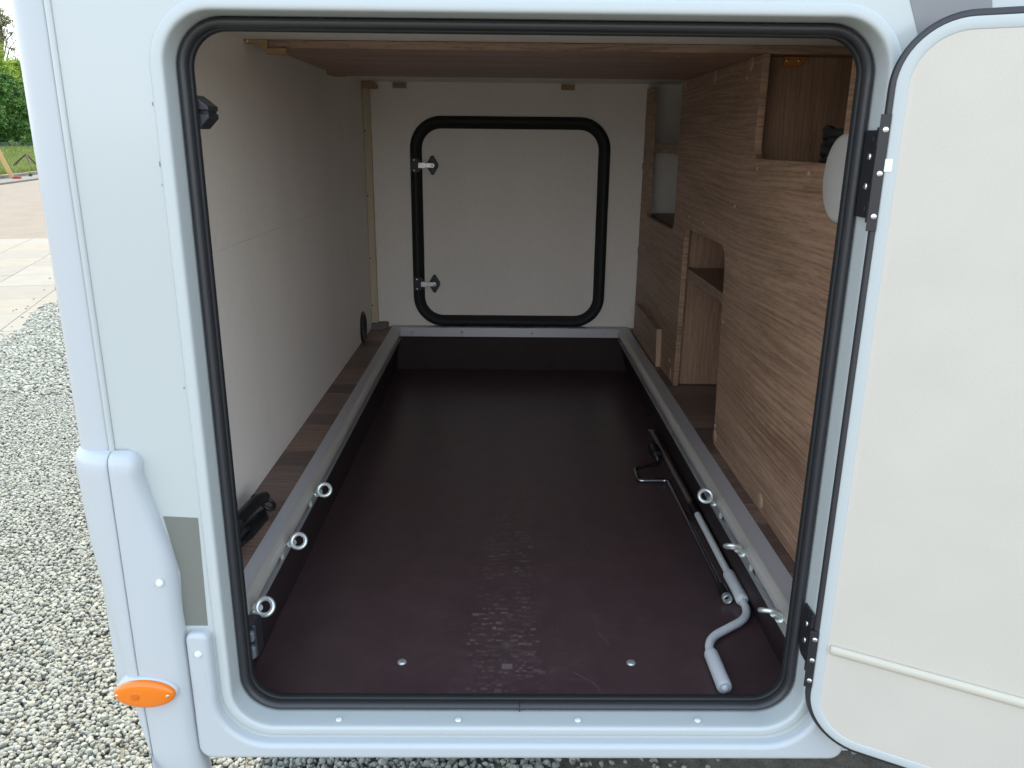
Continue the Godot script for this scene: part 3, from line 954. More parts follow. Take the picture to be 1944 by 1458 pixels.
	for y in [1.2955, 0.8375]:
		var k := node("latch", v)
		st = S(); prism(st, PackedVector2Array([Vector2(-0.374, y - 0.027), Vector2(-0.346, y - 0.027), Vector2(-0.327, y - 0.009), Vector2(-0.327, y + 0.009), Vector2(-0.346, y + 0.027), Vector2(-0.374, y + 0.027)]), BACK + 0.018, BACK + 0.028, 0.002); obj("base_plate", st, m.black_plastic, k)
		st = S(); prism(st, PackedVector2Array([Vector2(-0.296, y - 0.036), Vector2(-0.288, y - 0.036), Vector2(-0.270, y - 0.006), Vector2(-0.270, y + 0.006), Vector2(-0.288, y + 0.036), Vector2(-0.296, y + 0.036), Vector2(-0.314, y + 0.006), Vector2(-0.314, y - 0.006)]), BACK + 0.005, BACK + 0.016, 0.003); obj("diamond_plate", st, m.black_plastic, k)
		st = S()
		prism(st, rrect(-0.345, y - 0.0105, -0.317, y + 0.0105, 0.003, 3), BACK + 0.028, BACK + 0.031, 0.001)
		prism(st, rrect(-0.319, y - 0.0085, -0.283, y + 0.0085, 0.008, 5), BACK + 0.024, BACK + 0.0275, 0.001)
		obj("steel_tongue", st, m.steel, k)
		screw_cap(k, Vector3(-0.2925, y, BACK + 0.0275), Vector3(0, 0, 1), 0.0055, 0.003, m.steel, "pivot")
		for dy in [-0.019, 0.019]:
			screw_cap(k, Vector3(-0.3605, y + dy, BACK + 0.028), Vector3(0, 0, 1), 0.0035, 0.0015, m.steel, "screw")
	# plank floor either side of the tray
	for side in [[WL, -0.4655], [0.4900, 1.39]]:
		var fl := node("garage_floor", v)
		var z := -0.023
		var i := 0
		while z > -2.14:
			var d := 0.094
			var z1 := maxf(z - d, -2.149)
			st = S(); box(st, Vector3(side[0], FLOOR_Y - 0.012, z1 + 0.0006), Vector3(side[1], FLOOR_Y, z - 0.0006), 0.0006)
			obj("plank", st, m.planks[(i * 7 + i / 3 + (1 if side[0] > 0 else 0)) % 4], fl)
			z -= d
			i += 1

func _partition(v: Node3D) -> void:
	# oak panel with its three cut-outs, drawn in (z, y)
	var p := PackedVector2Array()
	var arc := func(cz: float, cy: float, r: float, a0: float, a1: float) -> void:
		for i in 7:
			var a := deg_to_rad(lerpf(a0, a1, i / 6.0))
			p.append(Vector2(cz + r * cos(a), cy + r * sin(a)))
	var yt := 1.5645
	p.append(Vector2(-0.023, FLOOR_Y + 0.001))
	p.append(Vector2(-0.023, 1.581))
	p.append(Vector2(-0.262, 1.581))
	arc.call(-0.262 - 0.030, 1.357 + 0.030, 0.030, 0, -90)
	arc.call(-0.724 + 0.030, 1.357 + 0.030, 0.030, -90, -180)
	p.append(Vector2(-0.7225, yt))
	p.append(Vector2(-0.7225, 1.5645))
	p.append(Vector2(-1.5010, 1.5645))
	arc.call(-1.494 - 0.035, 1.124 + 0.035, 0.035, 0, -90)
	arc.call(-2.005 + 0.035, 1.124 + 0.035, 0.035, -90, -180)
	p.append(Vector2(-1.995, 1.578))
	p.append(Vector2(-2.135, 1.578))
	p.append(Vector2(-2.145, FLOOR_Y + 0.001))
	p.append(Vector2(-1.3420, FLOOR_Y + 0.001))
	arc.call(-1.3360 + 0.038, 1.150 - 0.038, 0.038, 180, 90)
	arc.call(-0.874 - 0.052, 1.150 - 0.052, 0.052, 90, 0)
	p.append(Vector2(-0.8380, FLOOR_Y + 0.001))
	var st := S()
	prism(st, p, WR, WR + 0.016, 0.0012, Transform3D(Vector3(0, 0, 1), Vector3(0, 1, 0), Vector3(1, 0, 0), Vector3.ZERO), 2, true)
	var pan := obj("oak_partition", st, m.oak, v)
	for c in [[-1.1159, 1.5498, 0.0165], [-0.80, 1.5535, 0.0165], [-1.4520, 1.5480, 0.0165], [-2.10, 1.550, 0.015], [-2.135, 1.2998, 0.014], [-2.135, 0.977, 0.014], [-0.4552, 0.6815, 0.0165], [-0.8300, 0.6840, 0.0165], [-1.4000, 0.6840, 0.0165]]:
		var cap := S(); lathe(cap, [Vector2(c[2], 0.0), Vector2(c[2], 0.0006), Vector2(c[2] - 0.001, 0.0014), Vector2(0.0, 0.0016)], axis(Vector3(WR, c[1], c[0]), Vector3(-1, 0, 0)), 24); obj("cover_plug", cap, m.cap_wood, pan)
	for c in [[-0.6872, 1.3373], [-0.3912, 1.3378], [-0.8313, 1.2481], [-0.9518, 1.1814], [-1.1181, 1.1848], [-1.2907, 1.1832], [-0.8450, 0.9735], [-0.8330, 0.7100], [-0.8258, 1.5255], [-1.42, 0.72], [-1.40, 0.98]]:
		screw_cap(pan, Vector3(WR, c[1], c[0]), Vector3(-1, 0, 0), 0.0052, 0.0022, m.cap_wood, "screw_cap")
	# white round cover beside the opening
	st = S(); lathe(st, [Vector2(0.068, 0.0), Vector2(0.068, 0.004), Vector2(0.066, 0.007), Vector2(0.060, 0.009), Vector2(0.03, 0.0105), Vector2(0.0, 0.011)], axis(Vector3(WR, 1.3360, -0.2380), Vector3(-1, 0, 0)), 48)
	obj("round_cover", st, m.disc, v)
	# low cover board over the pipes, by the far wall
	st = S(); prism(st, PackedVector2Array([Vector2(-2.05, 0.660), Vector2(-1.565, 0.660), Vector2(-1.580, 0.786), Vector2(-2.02, 0.786)]), WR - 0.016, WR, 0.001, XPLANE, 2); var cb := obj("cover_board", st, m.oak, v)
	st = S(); prism(st, PackedVector2Array([Vector2(-1.5648, 0.660), Vector2(-1.5600, 0.660), Vector2(-1.5755, 0.786), Vector2(-1.5798, 0.786)]), WR - 0.0158, WR, 0.0003, XPLANE, 1); obj("edge_band", st, m.cap_wood, cb)
	# bulkheads and shelves behind the cut-outs
	st = S(); box(st, Vector3(WR + 0.0165, 1.345, -0.790), Vector3(1.39, 1.5645, -0.774), 0.0005); obj("bulkhead", st, m.oak_up, v)
	st = S(); box(st, Vector3(WR + 0.0165, FLOOR_Y + 0.001, -1.376), Vector3(1.39, 1.330, -1.360), 0.0005); obj("bulkhead", st, m.oak_up, v)
	st = S(); box(st, Vector3(WR + 0.0165, 1.333, -0.774), Vector3(1.39, 1.345, -0.05), 0.0005); obj("locker_floor", st, m.oak_up, v)
	st = S(); box(st, Vector3(WR + 0.0165, 0.9985, -1.3590), Vector3(WR + 0.034, 1.0290, -0.70), 0.001); var sh := obj("shelf", st, m.oak_edge, v)
	st = S(); box(st, Vector3(WR + 0.0345, 1.0100, -1.3590), Vector3(1.0, 1.0260, -0.70), 0.001); obj("shelf_board", st, m.oak_up, sh)
	st = S(); box(st, Vector3(WR + 0.0162, 1.3530, -2.149), Vector3(WR + 0.034, 1.3850, -1.42), 0.001); sh = obj("shelf", st, m.oak_edge, v)
	st = S(); box(st, Vector3(WR + 0.0345, 1.3620, -2.149), Vector3(1.39, 1.3780, -1.42), 0.001); obj("shelf_board", st, m.oak_up, sh)  # unseen board behind the lip, added to darken the niche below
	st = S(); box(st, Vector3(WR + 0.0345, 1.1060, -2.149), Vector3(1.39, 1.1220, -1.38), 0.001); obj("shelf_board", st, m.oak_up, sh)
	# small tan angle with two screws inside the upper locker
	var an := node("angle_bracket", v)
	st = S(); prism(st, PackedVector2Array([Vector2(0.572, 1.5440), Vector2(0.613, 1.5440), Vector2(0.622, 1.5640), Vector2(0.576, 1.5640)]), -0.774, -0.758, 0.002); obj("body", st, m.bracket, an)
	for x in [0.581, 0.606]:
		screw_cap(an, Vector3(x, 1.5560, -0.758), Vector3(0, 0.2, 1), 0.0036, 0.0025, m.steel, "screw")

func _rail_part(v: Node3D, called: String, sec: PackedVector2Array, z0: float, z1: float, mt: Material, mirror: float) -> MeshInstance3D:
	var st := S()
	var q := PackedVector2Array()
	for p in sec: q.append(Vector2(p.x * mirror, p.y))
	prism(st, q, z0, z1, 0.0004, Transform3D.IDENTITY, 1, true)
	return obj(called, st, mt, v)

func _tray(v: Node3D) -> void:
	# side rails: flange, rounded inner nose, slot and lip. Sections in (x, y), x measured from the rail's inner edge towards the wall.
	for side in [-1.0, 1.0]:
		var rail := node("side_rail", v)
		var xi := -0.4249 if side < 0.0 else 0.4450
		var place := func(q: Array) -> PackedVector2Array:
			var r := PackedVector2Array()
			for p in q: r.append(Vector2(xi + side * p[0], p[1]))
			return r
		var out := 0.0420 if side < 0.0 else 0.0490
		_rail_part(rail, "flange", place.call([[0.0155, 0.6625], [out, 0.6618], [out + 0.0012, 0.6592], [out, 0.6570], [0.0155, 0.6570]]), -2.125, -0.024, m.alu, 1.0)
		_rail_part(rail, "nose", place.call([[0.0152, 0.6640], [0.0110, 0.6632], [0.0055, 0.6590], [0.0015, 0.6530], [0.0, 0.6470], [0.0008, 0.6440], [0.0040, 0.6432], [0.0152, 0.6440]]), -2.070, -0.024, m.alu_soft, 1.0)
		_rail_part(rail, "groove_back", place.call([[0.0126, 0.6431], [0.0155, 0.6431], [0.0155, 0.6200], [0.0126, 0.6200]]), -2.08, -0.024, m.alu, 1.0)
		_rail_part(rail, "lip", place.call([[0.0020, 0.6290], [0.0045, 0.6290], [0.0045, 0.6232], [0.0125, 0.6232], [0.0125, 0.6200], [0.0025, 0.6200]]), -2.08, -0.024, m.alu_bright, 1.0)
	# cross rail at the far end with four rivets
	var st := S()
	prism(st, PackedVector2Array([Vector2(-2.148, 0.6650), Vector2(-2.112, 0.6650), Vector2(-2.110, 0.6635), Vector2(-2.110, 0.6275), Vector2(-2.113, 0.6265), Vector2(-2.148, 0.6265)]), -0.4650, 0.4930, 0.0, XPLANE)
	var cr := obj("cross_rail", st, m.alu, v)
	for x in [-0.3829, -0.184, 0.101, 0.385]:
		screw_cap(cr, Vector3(x, 0.6445, -2.110), Vector3(0, 0, 1), 0.0065, 0.0035, m.alu, "rivet")
	# tray: floor sheet with its print of use, sloping sides, far end
	var tray := node("lowered_tray", v)
	var x0 := -0.452
	var x1 := 0.492
	st = S()
	var uv := [Vector2(0, 0), Vector2(1, 0), Vector2(1, 1), Vector2(0, 1)]
	var c := [Vector3(x0, TRAY_Y, -2.11), Vector3(x1, TRAY_Y, -2.11), Vector3(x1, TRAY_Y, -0.016), Vector3(x0, TRAY_Y, -0.016)]
	for i in [0, 1, 2, 0, 2, 3]:
		st.set_uv(uv[i])
		st.add_vertex(c[i])
	st.generate_normals()
	st.generate_tangents()
	var fo := MeshInstance3D.new()
	fo.mesh = st.commit()
	fo.material_override = m.tray_floor
	fo.name = "tray_floor"
	tray.add_child(fo)
	st = S()
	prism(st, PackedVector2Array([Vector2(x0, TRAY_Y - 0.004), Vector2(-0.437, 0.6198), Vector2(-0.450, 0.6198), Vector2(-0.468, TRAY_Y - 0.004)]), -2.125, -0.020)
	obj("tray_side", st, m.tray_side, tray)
	st = S()
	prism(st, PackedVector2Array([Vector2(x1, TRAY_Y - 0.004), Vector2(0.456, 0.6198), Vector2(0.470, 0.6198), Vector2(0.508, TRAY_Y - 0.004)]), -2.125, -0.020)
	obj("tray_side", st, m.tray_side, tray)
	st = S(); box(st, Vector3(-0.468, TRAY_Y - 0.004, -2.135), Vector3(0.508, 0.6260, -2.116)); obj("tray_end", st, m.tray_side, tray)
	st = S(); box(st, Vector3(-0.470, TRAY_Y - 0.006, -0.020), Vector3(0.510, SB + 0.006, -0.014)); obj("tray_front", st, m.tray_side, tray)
	# pale sealant in the corners
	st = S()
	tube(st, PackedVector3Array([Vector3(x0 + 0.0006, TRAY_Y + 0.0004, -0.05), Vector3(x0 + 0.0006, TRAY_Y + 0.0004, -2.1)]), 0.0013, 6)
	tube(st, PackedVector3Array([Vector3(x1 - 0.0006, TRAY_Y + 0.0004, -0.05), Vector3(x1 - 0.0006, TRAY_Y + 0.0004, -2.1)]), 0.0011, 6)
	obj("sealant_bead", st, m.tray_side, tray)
	# coach bolts in the floor
	for x in [-0.1921, 0.2207]:
		st = S(); dome(st, Vector3(x, TRAY_Y, -0.1830), Vector3.UP, 0.0082, 0.0035, 20); obj("coach_bolt", st, m.zinc, tray)
	# eye bolts in the slots
	var bolts := [[Vector3(-0.400, 0.6557, -0.0977), -1.0, Vector3(0.0, 0.62, 0.78)], [Vector3(-0.400, 0.6566, -0.3207), -1.0, Vector3(0.02, 0.58, 0.81)], [Vector3(-0.400, 0.6590, -0.5480), -1.0, Vector3(0.05, 0.60, 0.80)],
		[Vector3(0.4180, 0.6700, -0.5040), 1.0, Vector3(-0.05, 0.66, 0.75)], [Vector3(0.4160, 0.6680, -0.2860), 1.0, Vector3(0.10, 0.82, -0.57)], [Vector3(0.4150, 0.6705, -0.0690), 1.0, Vector3(0.10, 0.84, -0.52)]]
	var where := ["far left", "middle left", "near left"]
	for b in bolts:
		var at: Vector3 = b[0]
		var nrm: Vector3 = b[2].normalized()
		var base := Vector3(-0.4290 if b[1] < 0.0 else 0.4500, 0.6365, at.z - 0.024)
		var eb := node("eye_bolt", v)
		st = S(); torus(st, axis(at, nrm), 0.01325, 0.0040, 36, 14); obj("ring", st, m.zinc, eb)
		var dir := (base - at).normalized()
		st = S()
		tube(st, PackedVector3Array([at + dir * 0.0165, at + dir * 0.021, base]), PackedFloat32Array([0.0052, 0.0056, 0.0046]), 12)
		lathe(st, [Vector2(0.0, 0.0), Vector2(0.0078, 0.0), Vector2(0.0078, 0.004), Vector2(0.0, 0.004)], axis(base.lerp(at, 0.18), -dir), 16, -1)
		obj("shank", st, m.zinc, eb)
		st = S(); box(st, base + Vector3(-0.002 if b[1] < 0.0 else -0.005, -0.0080, -0.004), base + Vector3(0.005 if b[1] < 0.0 else 0.002, 0.0050, 0.045), 0.001); obj("slot_nut", st, m.zinc, eb)

# ------------------------------------------------------------------ loose things in the garage
func _loose_things() -> void:
	var y := TRAY_Y
	# grey crank handle
	var k := thing("crank_handle", "grey double-bent crank handle lying along the right side of the dark tray", "crank handle")
	var st := S()
	tube(st, PackedVector3Array([Vector3(0.4650, y + 0.010, -1.360), Vector3(0.4730, y + 0.010, -0.810)]), 0.0078, 16)
	obj("telescopic_rod", st, m.crank_rod, k)
	st = S()
	tube(st, PackedVector3Array([Vector3(0.4650, y + 0.010, -1.3605), Vector3(0.4648, y + 0.010, -1.372)]), 0.0050, 12)
	tube(st, PackedVector3Array([Vector3(0.4545, y + 0.0105, -1.371), Vector3(0.4755, y + 0.0105, -1.371)]), 0.0030, 10)
	obj("hook_pin", st, m.brass, k)
	st = S()
	tube(st, PackedVector3Array([Vector3(0.4728, y + 0.0115, -0.822), Vector3(0.4731, y + 0.0115, -0.815), Vector3(0.4733, y + 0.0115, -0.766), Vector3(0.4733, y + 0.0115, -0.760)]), PackedFloat32Array([0.0095, 0.0110, 0.0105, 0.0085]), 16)
	obj("collar", st, m.black_plastic, k)
	st = S()
	var path := rounded_path([Vector3(0.4732, y + 0.012, -0.764), Vector3(0.4738, y + 0.013, -0.440), Vector3(0.4742, y + 0.013, -0.312), Vector3(0.3660, y + 0.013, -0.234), Vector3(0.3668, y + 0.013, -0.100)], 0.042, 10)
	tube(st, path, 0.0080, 18)
	obj("bent_rod", st, m.crank_paint, k)
	for g in [[Vector3(0.4736, y + 0.0135, -0.475), Vector3(0.4741, y + 0.0135, -0.366)], [Vector3(0.3662, y + 0.0135, -0.195), Vector3(0.3668, y + 0.0135, -0.096)]]:
		var a: Vector3 = g[0]
		var b: Vector3 = g[1]
		st = S()
		tube(st, PackedVector3Array([a, a.lerp(b, 0.02), a.lerp(b, 0.06), a.lerp(b, 0.94), a.lerp(b, 0.98), b]), PackedFloat32Array([0.0095, 0.0120, 0.0128, 0.0132, 0.0126, 0.0100]), 20)
		obj("grip", st, m.crank_grip, k)
	st = S(); dome(st, Vector3(0.3668, y + 0.0135, -0.096), Vector3(0, 0, 1), 0.0062, 0.006); obj("end_cap", st, m.crank_paint, k)
	# black stabiliser crank with a socket end
	var wr := thing("stabiliser_crank", "thin black cranked rod with socket end beside the grey crank handle", "crank handle")
	st = S()
	path = rounded_path([Vector3(0.4420, y + 0.012, -1.150), Vector3(0.4400, y + 0.0085, -1.098), Vector3(0.3630, y + 0.0085, -1.062), Vector3(0.3590, y + 0.0085, -0.975), Vector3(0.4420, y + 0.0085, -0.978), Vector3(0.4455, y + 0.0085, -0.420)], 0.016, 8)
	tube(st, path, 0.0056, 14)
	obj("rod", st, m.black_chrome, wr)
	st = S()
	tube(st, PackedVector3Array([Vector3(0.4420, y + 0.016, -1.148), Vector3(0.4415, y + 0.016, -1.158), Vector3(0.4400, y + 0.016, -1.205), Vector3(0.4398, y + 0.016, -1.214)]), PackedFloat32Array([0.012, 0.0155, 0.0155, 0.012]), 8)
	obj("knob", st, m.black_plastic, wr)
	st = S()
	tube(st, PackedVector3Array([Vector3(0.4453, y + 0.0105, -0.432), Vector3(0.4455, y + 0.0105, -0.424), Vector3(0.4456, y + 0.0105, -0.388), Vector3(0.4456, y + 0.0105, -0.386)]), PackedFloat32Array([0.0075, 0.0098, 0.0100, 0.0092]), 16)
	obj("socket_sleeve", st, m.black_plastic, wr)
	st = S()
	var sa := axis(Vector3(0.4457, y + 0.0110, -0.386), Vector3(0, 0.05, 1))
	lathe(st, [Vector2(0.0092, -0.004), Vector2(0.0096, 0.0), Vector2(0.0098, 0.011), Vector2(0.0090, 0.0125), Vector2(0.0074, 0.0125), Vector2(0.0070, 0.011), Vector2(0.0066, -0.002), Vector2(0.0, -0.002)], sa, 24)
	obj("hex_socket", st, m.zinc, wr)
	# black strap with buckle on the left plank floor
	var bk := thing("strap_buckle", "black plastic strap buckle lying on the left plank floor near the hatch", "strap")
	st = S()
	var f := FLOOR_Y
	tube(st, rounded_path([Vector3(-0.530, f + 0.022, -0.300), Vector3(-0.519, f + 0.030, -0.350), Vector3(-0.506, f + 0.034, -0.425), Vector3(-0.501, f + 0.026, -0.455)], 0.02, 5), 0.0125, 14)
	obj("handle", st, m.black_plastic, bk)
	st = S()
	torus(st, axis(Vector3(-0.489, f + 0.017, -0.440), Vector3(0.55, 0.8, 0.2)), 0.0125, 0.0038, 20, 10)
	torus(st, axis(Vector3(-0.5085, f + 0.036, -0.420), Vector3(0.8, 0.5, 0.3)), 0.0085, 0.0034, 18, 8)
	obj("loop", st, m.black_plastic, bk)
	st = S()
	prism(st, PackedVector2Array([Vector2(-0.534, -0.225), Vector2(-0.505, -0.262), Vector2(-0.488, -0.330), Vector2(-0.481, -0.405), Vector2(-0.496, -0.440), Vector2(-0.520, -0.380), Vector2(-0.540, -0.300)]), f + 0.001, f + 0.012, 0.003, YPLANE, 2)
	obj("base", st, m.black_plastic, bk)
	st = S()
	var rr := RandomNumberGenerator.new()
	rr.seed = 5
	for i in 5:
		var c := Vector3(-0.511 + 0.006 * rr.randfn(), f + 0.016 + 0.004 * i, -0.292 + 0.010 * rr.randfn())
		var lp: Array = []
		var a0 := rr.randf() * TAU
		for j in 9:
			var a := a0 + TAU * 0.8 * j / 8.0
			lp.append(c + Vector3(0.015 * cos(a), 0.006 * sin(a * 2.0 + i), 0.030 * sin(a)))
		var pth := PackedVector3Array(lp)
		tube(st, pth, 0.0046, 8)
	obj("webbing", st, m.rubber_matt, bk)
	# dark cable coil in the upper locker
	st = S()
	for i in 6:
		var lp := PackedVector3Array()
		for j in 26:
			var a := TAU * j / 25.0
			lp.append(Vector3(0.585 + 0.040 * cos(a + i) + 0.006 * rr.randfn() * 0.2, 1.362 + 0.0095 * i + 0.004 * sin(a * 3.0 + i), -0.385 + 0.060 * sin(a + i)))
		tube(st, lp, 0.0075, 8)
	tag(obj("cable_coil", st, m.rubber_matt), "black cable coiled in the dark upper locker cut into the oak partition", "cable")

# ------------------------------------------------------------------ far side of the yard
const KO := Vector2(-15.13, -23.73)
const K1 := Vector2(-0.197, -0.980)
const K2 := Vector2(-0.980, 0.197)

func yard(t: float, k: float, y: float) -> Vector3:
	var p := KO + K1 * t + K2 * k
	return Vector3(p.x, y, p.y)

func bank_y(k: float) -> float:
	return 0.12 + 0.62 * smoothstep(1.2, 7.5, k)

func strip(t0: float, t1: float, k0: float, k1: float, y0: float, y1: float, bevel := 0.01) -> SurfaceTool:
	var st := S()
	prism(st, rect(t0, k0, t1, k1), y0, y1, bevel, Transform3D(Vector3(K1.x, 0, K1.y), Vector3(K2.x, 0, K2.y), Vector3.UP, Vector3(KO.x, 0, KO.y)), 1)
	return st

func _background() -> void:
	tag(obj("kerb", strip(-14, 46, -0.06, 0.06, -0.05, 0.05), m.kerb), "dark low kerb along the far edge of the sandy yard", "kerb", "", "structure")
	var sl := thing("timber_edging", "grey weathered timber sleepers holding the grass bank", "edging")
	for i in 24:
		var s := obj("sleeper", strip(-14 + i * 2.5, -14 + i * 2.5 + 2.47, 1.15, 1.33, -0.05, 0.11 + 0.012 * (i % 3)), m.sleeper, sl)
	# grey gravel strip between kerb and sleepers
	tag(obj("gravel_strip", strip(-14, 46, 0.06, 1.15, -0.05, 0.012), m.strip), "pale gravel strip between dark kerb and timber sleepers", "gravel", "", "structure")
	# grass bank
	var st := S()
	var hn := noise(55, 0.4, 2)
	var rows: Array = []
	for i in 51:
		var l := PackedVector3Array()
		for j in 30:
			var k := 1.30 + j * 0.9
			l.append(yard(-14 + i * 1.4, k, bank_y(k) + 0.05 * hn.get_noise_2d(i * 1.0, k * 2.0) + 0.02))
		rows.append(l)
	loft(st, rows, false, 0)
	tag(obj("grass_bank", st, m.grass_soil), "gently rising grass bank behind the timber sleepers", "bank", "", "structure")
	var r := RandomNumberGenerator.new()
	r.seed = 77
	# grass blades
	st = S()
	for i in 3:
		var a := i * 2.1
		var d := Vector3(cos(a), 0, sin(a))
		var lean := Vector3(-d.z, 0, d.x) * 0.25
		tri(st, d * -0.05, d * 0.3 + Vector3(0, 1, 0) + lean, d * 0.05)
		tri(st, d * 0.1 + lean * 0.2, d * -0.2 + Vector3(0, 0.75, 0) - lean, d * 0.2 + lean * 0.2)
	st.generate_normals()
	var tuft := st.commit()
	var mm := MultiMesh.new()
	mm.transform_format = MultiMesh.TRANSFORM_3D
	mm.use_colors = true
	mm.mesh = tuft
	mm.instance_count = 16000
	for i in 16000:
		var k := 1.35 + 7.0 * pow(r.randf(), 1.3)
		var t := 3.7 + (k - 1.2) * 2.75 + r.randf_range(-5.0, 9.0)
		var s := r.randf_range(0.06, 0.16)
		if k < 2.0: s *= 1.6
		mm.set_instance_transform(i, Transform3D(Basis(Vector3.UP, r.randf() * TAU).scaled(Vector3(s, s, s)), yard(t, k, bank_y(k) + 0.01)))
		var g := r.randf_range(0.75, 1.25)
		var c := Color(0.19 * g, 0.25 * g, 0.05 * g)
		if r.randf() < 0.18: c = Color(0.36, 0.33, 0.14)
		if r.randf() < 0.02: c = Color(0.75, 0.75, 0.62)
		mm.set_instance_color(i, c)
	var mi := MultiMeshInstance3D.new()
	mi.multimesh = mm
	mi.material_override = m.grass
	mi.name = "grass"
	tag(mi, "yellowish green grass with small white flowers on the bank", "grass", "", "stuff")
	add_child(mi)
	# wire mesh fence on the crest
	var fe := thing("wire_fence", "grey green wire mesh fence on the crest of the bank", "fence")
	for i in 14:
		st = S()
		var b := yard(9.0 + i * 2.5, 7.6, 0.5)
		tube(st, PackedVector3Array([b, b + Vector3.UP * 0.56]), 0.028, 8)
		obj("fence_post", st, m.fence, fe)
	st = S()
	for i in 8:
		tube(st, PackedVector3Array([yard(9.0, 7.6, 0.66 + i * 0.055), yard(41.5, 7.6, 0.66 + i * 0.055)]), 0.006, 5)
	for i in 320:
		tube(st, PackedVector3Array([yard(9.0 + i * 0.1, 7.6, 0.60), yard(9.0 + i * 0.1, 7.6, 1.05)]), 0.004, 4, false)
	var wm := obj("wire_mesh", st, m.fence, fe)
	wm.set_meta("kind", "stuff")
	_trees()
	# plank leaning on a concrete post at the kerb
	var pz := yard(3.75, 0.95, 0.0)
	st = S(); box(st, Vector3(-0.09, 0, -0.09), Vector3(0.09, 0.82, 0.09), 0.01)
	var cp := obj("concrete_post", st, m.concrete_post)
	cp.position = yard(2.55, 1.05, -0.01)
	tag(cp, "short grey concrete post behind the leaning orange plank", "post")
	st = S(); box(st, Vector3(-0.07, 0, -0.025), Vector3(0.07, 1.25, 0.025), 0.004)
	var lpk := obj("leaning_plank", st, m.post)
	lpk.position = pz
	lpk.rotation = Vector3(0.05, 0.5, 0.30)
	tag(lpk, "orange brown wooden plank leaning against a short concrete post", "plank")
	st = S()
	for i in 3: box(st, Vector3(-0.10 + i * 0.09, 0, -0.05), Vector3(-0.02 + i * 0.09, 0.07 + 0.02 * (i % 2), 0.05), 0.012)
	var rd := obj("broken_brick", st, m.red)
	rd.position = yard(3.4, 0.72, 0.012)
	tag(rd, "small red brick rubble at the foot of the leaning plank", "brick")
	# old three-legged frame of branches on the bank
	var tp := thing("branch_tripod", "grey brown tripod of old branches standing in the grass", "tripod")
	var top := yard(8.3, 1.95, 0.70)
	for e in [[7.75, 1.6], [9.0, 1.65], [8.3, 2.6], [8.5, 1.5]]:
		st = S()
		tube(st, PackedVector3Array([yard(e[0], e[1], 0.10), yard(lerpf(e[0], 8.3, 0.55), lerpf(e[1], 1.95, 0.5), 0.44), top + Vector3(0.02, 0.03, 0)]), PackedFloat32Array([0.045, 0.04, 0.03]), 7)
		obj("leg", st, m.bark, tp)
	st = S(); tube(st, PackedVector3Array([yard(7.9, 1.7, 0.27), yard(8.9, 1.7, 0.25)]), 0.025, 6); obj("crossbar", st, m.bark, tp)
	# small weed at the kerb
	var we := thing("weed", "small green weed growing in the gravel strip by the sleepers", "plant", yard(5.3, 0.9, 0.0))
	st = S()
	for i in 60:
		var a := r.randf() * TAU
		var d := Vector3(cos(a), 0, sin(a))
		var h := r.randf_range(0.06, 0.20)
		var s := Vector3(-d.z, 0, d.x) * 0.012
		tri(st, d * 0.02 - s, d * r.randf_range(0.05, 0.16) + Vector3.UP * h, d * 0.02 + s)
	var lm := mat(lin(0.09, 0.14, 0.04), 0.8)
	obj("foliage", st, lm, we)

func leaf_mesh() -> ArrayMesh:
	var st := S()
	# a spray of five small leaves
	for i in 5:
		var a := i * 1.256
		var b := Basis(Vector3.UP, a) * Basis(Vector3.RIGHT, 0.5 - 0.25 * (i % 3))
		var o := b * Vector3(0, 0, 0.25)
		tri(st, o, b * Vector3(0.28, 0.05, 0.62), b * Vector3(0, 0, 1.05))
		tri(st, o, b * Vector3(0, 0, 1.05), b * Vector3(-0.28, 0.05, 0.62))
	st.generate_normals()
	return st.commit()

func tree(called: String, label: String, base: Vector3, height: float, crown_lo: float, rad: float, n: int, leaf: float, col: Color, col2: Color, clumps: int, seed_: int, group := "") -> void:
	var r := RandomNumberGenerator.new()
	r.seed = seed_
	var t := thing(called, label, "tree", base, group)
	var st := S()
	var tr := 0.02 * height + 0.03
	tube(st, PackedVector3Array([Vector3.ZERO, Vector3(0.05, height * 0.35, 0.02), Vector3(-0.04, height * 0.7, 0.05), Vector3(0.03, height * 0.96, 0)]), PackedFloat32Array([tr, tr * 0.75, tr * 0.45, tr * 0.12]), 8)
	var cl: Array = []
	for i in clumps:
		var f := r.randf()
		var hy := lerpf(crown_lo, height, f)
		var wid := rad * sqrt(clampf(1.0 - pow(f * 1.02, 2.2), 0.03, 1.0))
		var a := r.randf() * TAU
		var q := sqrt(r.randf()) * wid
		var c := Vector3(cos(a) * q, hy, sin(a) * q)
		cl.append([c, r.randf_range(0.16, 0.34) * rad])
		tube(st, PackedVector3Array([Vector3(0, hy * 0.72, 0), c * Vector3(0.5, 0.92, 0.5), c]), PackedFloat32Array([tr * 0.28, tr * 0.18, tr * 0.06]), 5, false)
	obj("trunk", st, m.bark, t)
	var mm := MultiMesh.new()
	mm.transform_format = MultiMesh.TRANSFORM_3D
	mm.use_colors = true
	mm.mesh = leaf_mesh()
	mm.instance_count = n
	for i in n:
		var c: Array = cl[r.randi() % cl.size()]
		var d := Vector3(r.randfn(), r.randfn() * 0.7, r.randfn()) * 0.62
		var p: Vector3 = c[0] + d * c[1]
		var b := Basis.from_euler(Vector3(r.randfn() * 0.6, r.randf() * TAU, r.randfn() * 0.6)).scaled(Vector3.ONE * leaf * r.randf_range(0.6, 1.3))
		mm.set_instance_transform(i, Transform3D(b, p))
		mm.set_instance_color(i, col.lerp(col2, r.randf()) * r.randf_range(0.8, 1.2))
	var mi := MultiMeshInstance3D.new()
	mi.multimesh = mm
	mi.material_override = m.leaf
	mi.name = "crown"
	mi.set_meta("kind", "stuff")
	t.add_child(mi)

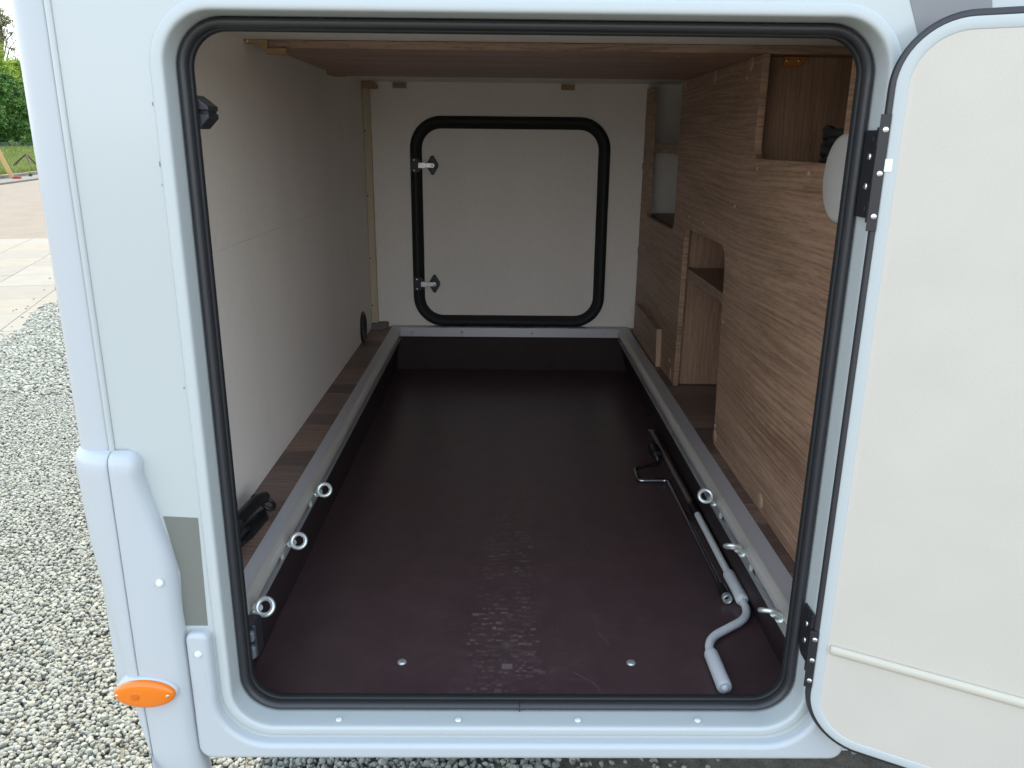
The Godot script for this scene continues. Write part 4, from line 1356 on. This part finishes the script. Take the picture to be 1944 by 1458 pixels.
func _trees() -> void:
	var dark := Color(0.030, 0.095, 0.010)
	var mid := Color(0.060, 0.155, 0.012)
	var lime := Color(0.30, 0.38, 0.022)
	var olive := Color(0.10, 0.10, 0.035)
	var i := 0
	for s in [[22.5, 9.4, 4.3, 0.3, 1.9], [25.7, 9.2, 4.0, 0.2, 1.9], [28.6, 9.6, 4.4, 0.2, 2.0], [31.8, 9.3, 4.2, 0.2, 2.0], [35.2, 9.5, 4.5, 0.2, 2.0]]:
		tree("dark_shrub", ["dark green dense shrub, first behind the fence", "dark green dense shrub behind the fence, second along the hedge", "dark green dense shrub just behind the fence beside the vehicle", "dark green dense shrub hidden mostly by the white corner", "dark green dense shrub at the far end of the hedge"][i], yard(s[0], s[1], 0.35), s[2], s[3], s[4], 5200, 0.13, dark, mid, 46, 300 + i, "dark shrubs of the hedge")
		i += 1
	i = 0
	for s in [[30.5, 12.0, 6.2, 1.2, 2.4], [35.2, 12.4, 6.6, 1.0, 2.6], [40.2, 12.2, 6.3, 1.0, 2.6]]:
		tree("bright_tree", ["bright yellow green leafy tree behind the left dark shrubs", "bright yellow green leafy tree rising over the dark hedge in view", "bright yellow green leafy tree behind the white motorhome corner"][i], yard(s[0], s[1], 0.4), s[2], s[3], s[4], 5200, 0.14, Color(0.10, 0.20, 0.014), lime, 42, 400 + i, "bright trees behind the hedge")
		i += 1
	i = 0
	for s in [[19.0, 9.5, 4.4, 0.3, 2.0], [14.5, 9.8, 5.0, 0.3, 2.3], [9.5, 9.6, 4.3, 0.3, 2.1], [4.5, 10.0, 5.2, 0.3, 2.4]]:
		tree("hedge_tree", ["mid green hedge tree nearest to the left picture edge behind the fence", "tall mid green hedge tree, second to the left of the view", "mid green hedge tree, third to the left of the view", "broad mid green hedge tree farthest left along the fence"][i], yard(s[0], s[1], 0.35), s[2], s[3], s[4], 3600, 0.15, dark, lime.lerp(mid, 0.5), 40, 600 + i, "hedge trees left of the view")
		i += 1
	i = 0
	for s in [[44.0, 16.0, 10.2, 4.0, 2.0], [50.0, 16.5, 11.0, 4.2, 2.2]]:
		tree("thin_tree", ["tall thin olive tree with sparse leaves against the pale sky", "tall thin olive tree with sparse leaves close to the motorhome corner"][i], yard(s[0], s[1], 0.4), s[2], s[3], s[4], 1500, 0.15, olive, Color(0.20, 0.20, 0.07), 34, 500 + i, "tall sparse trees")
		i += 1
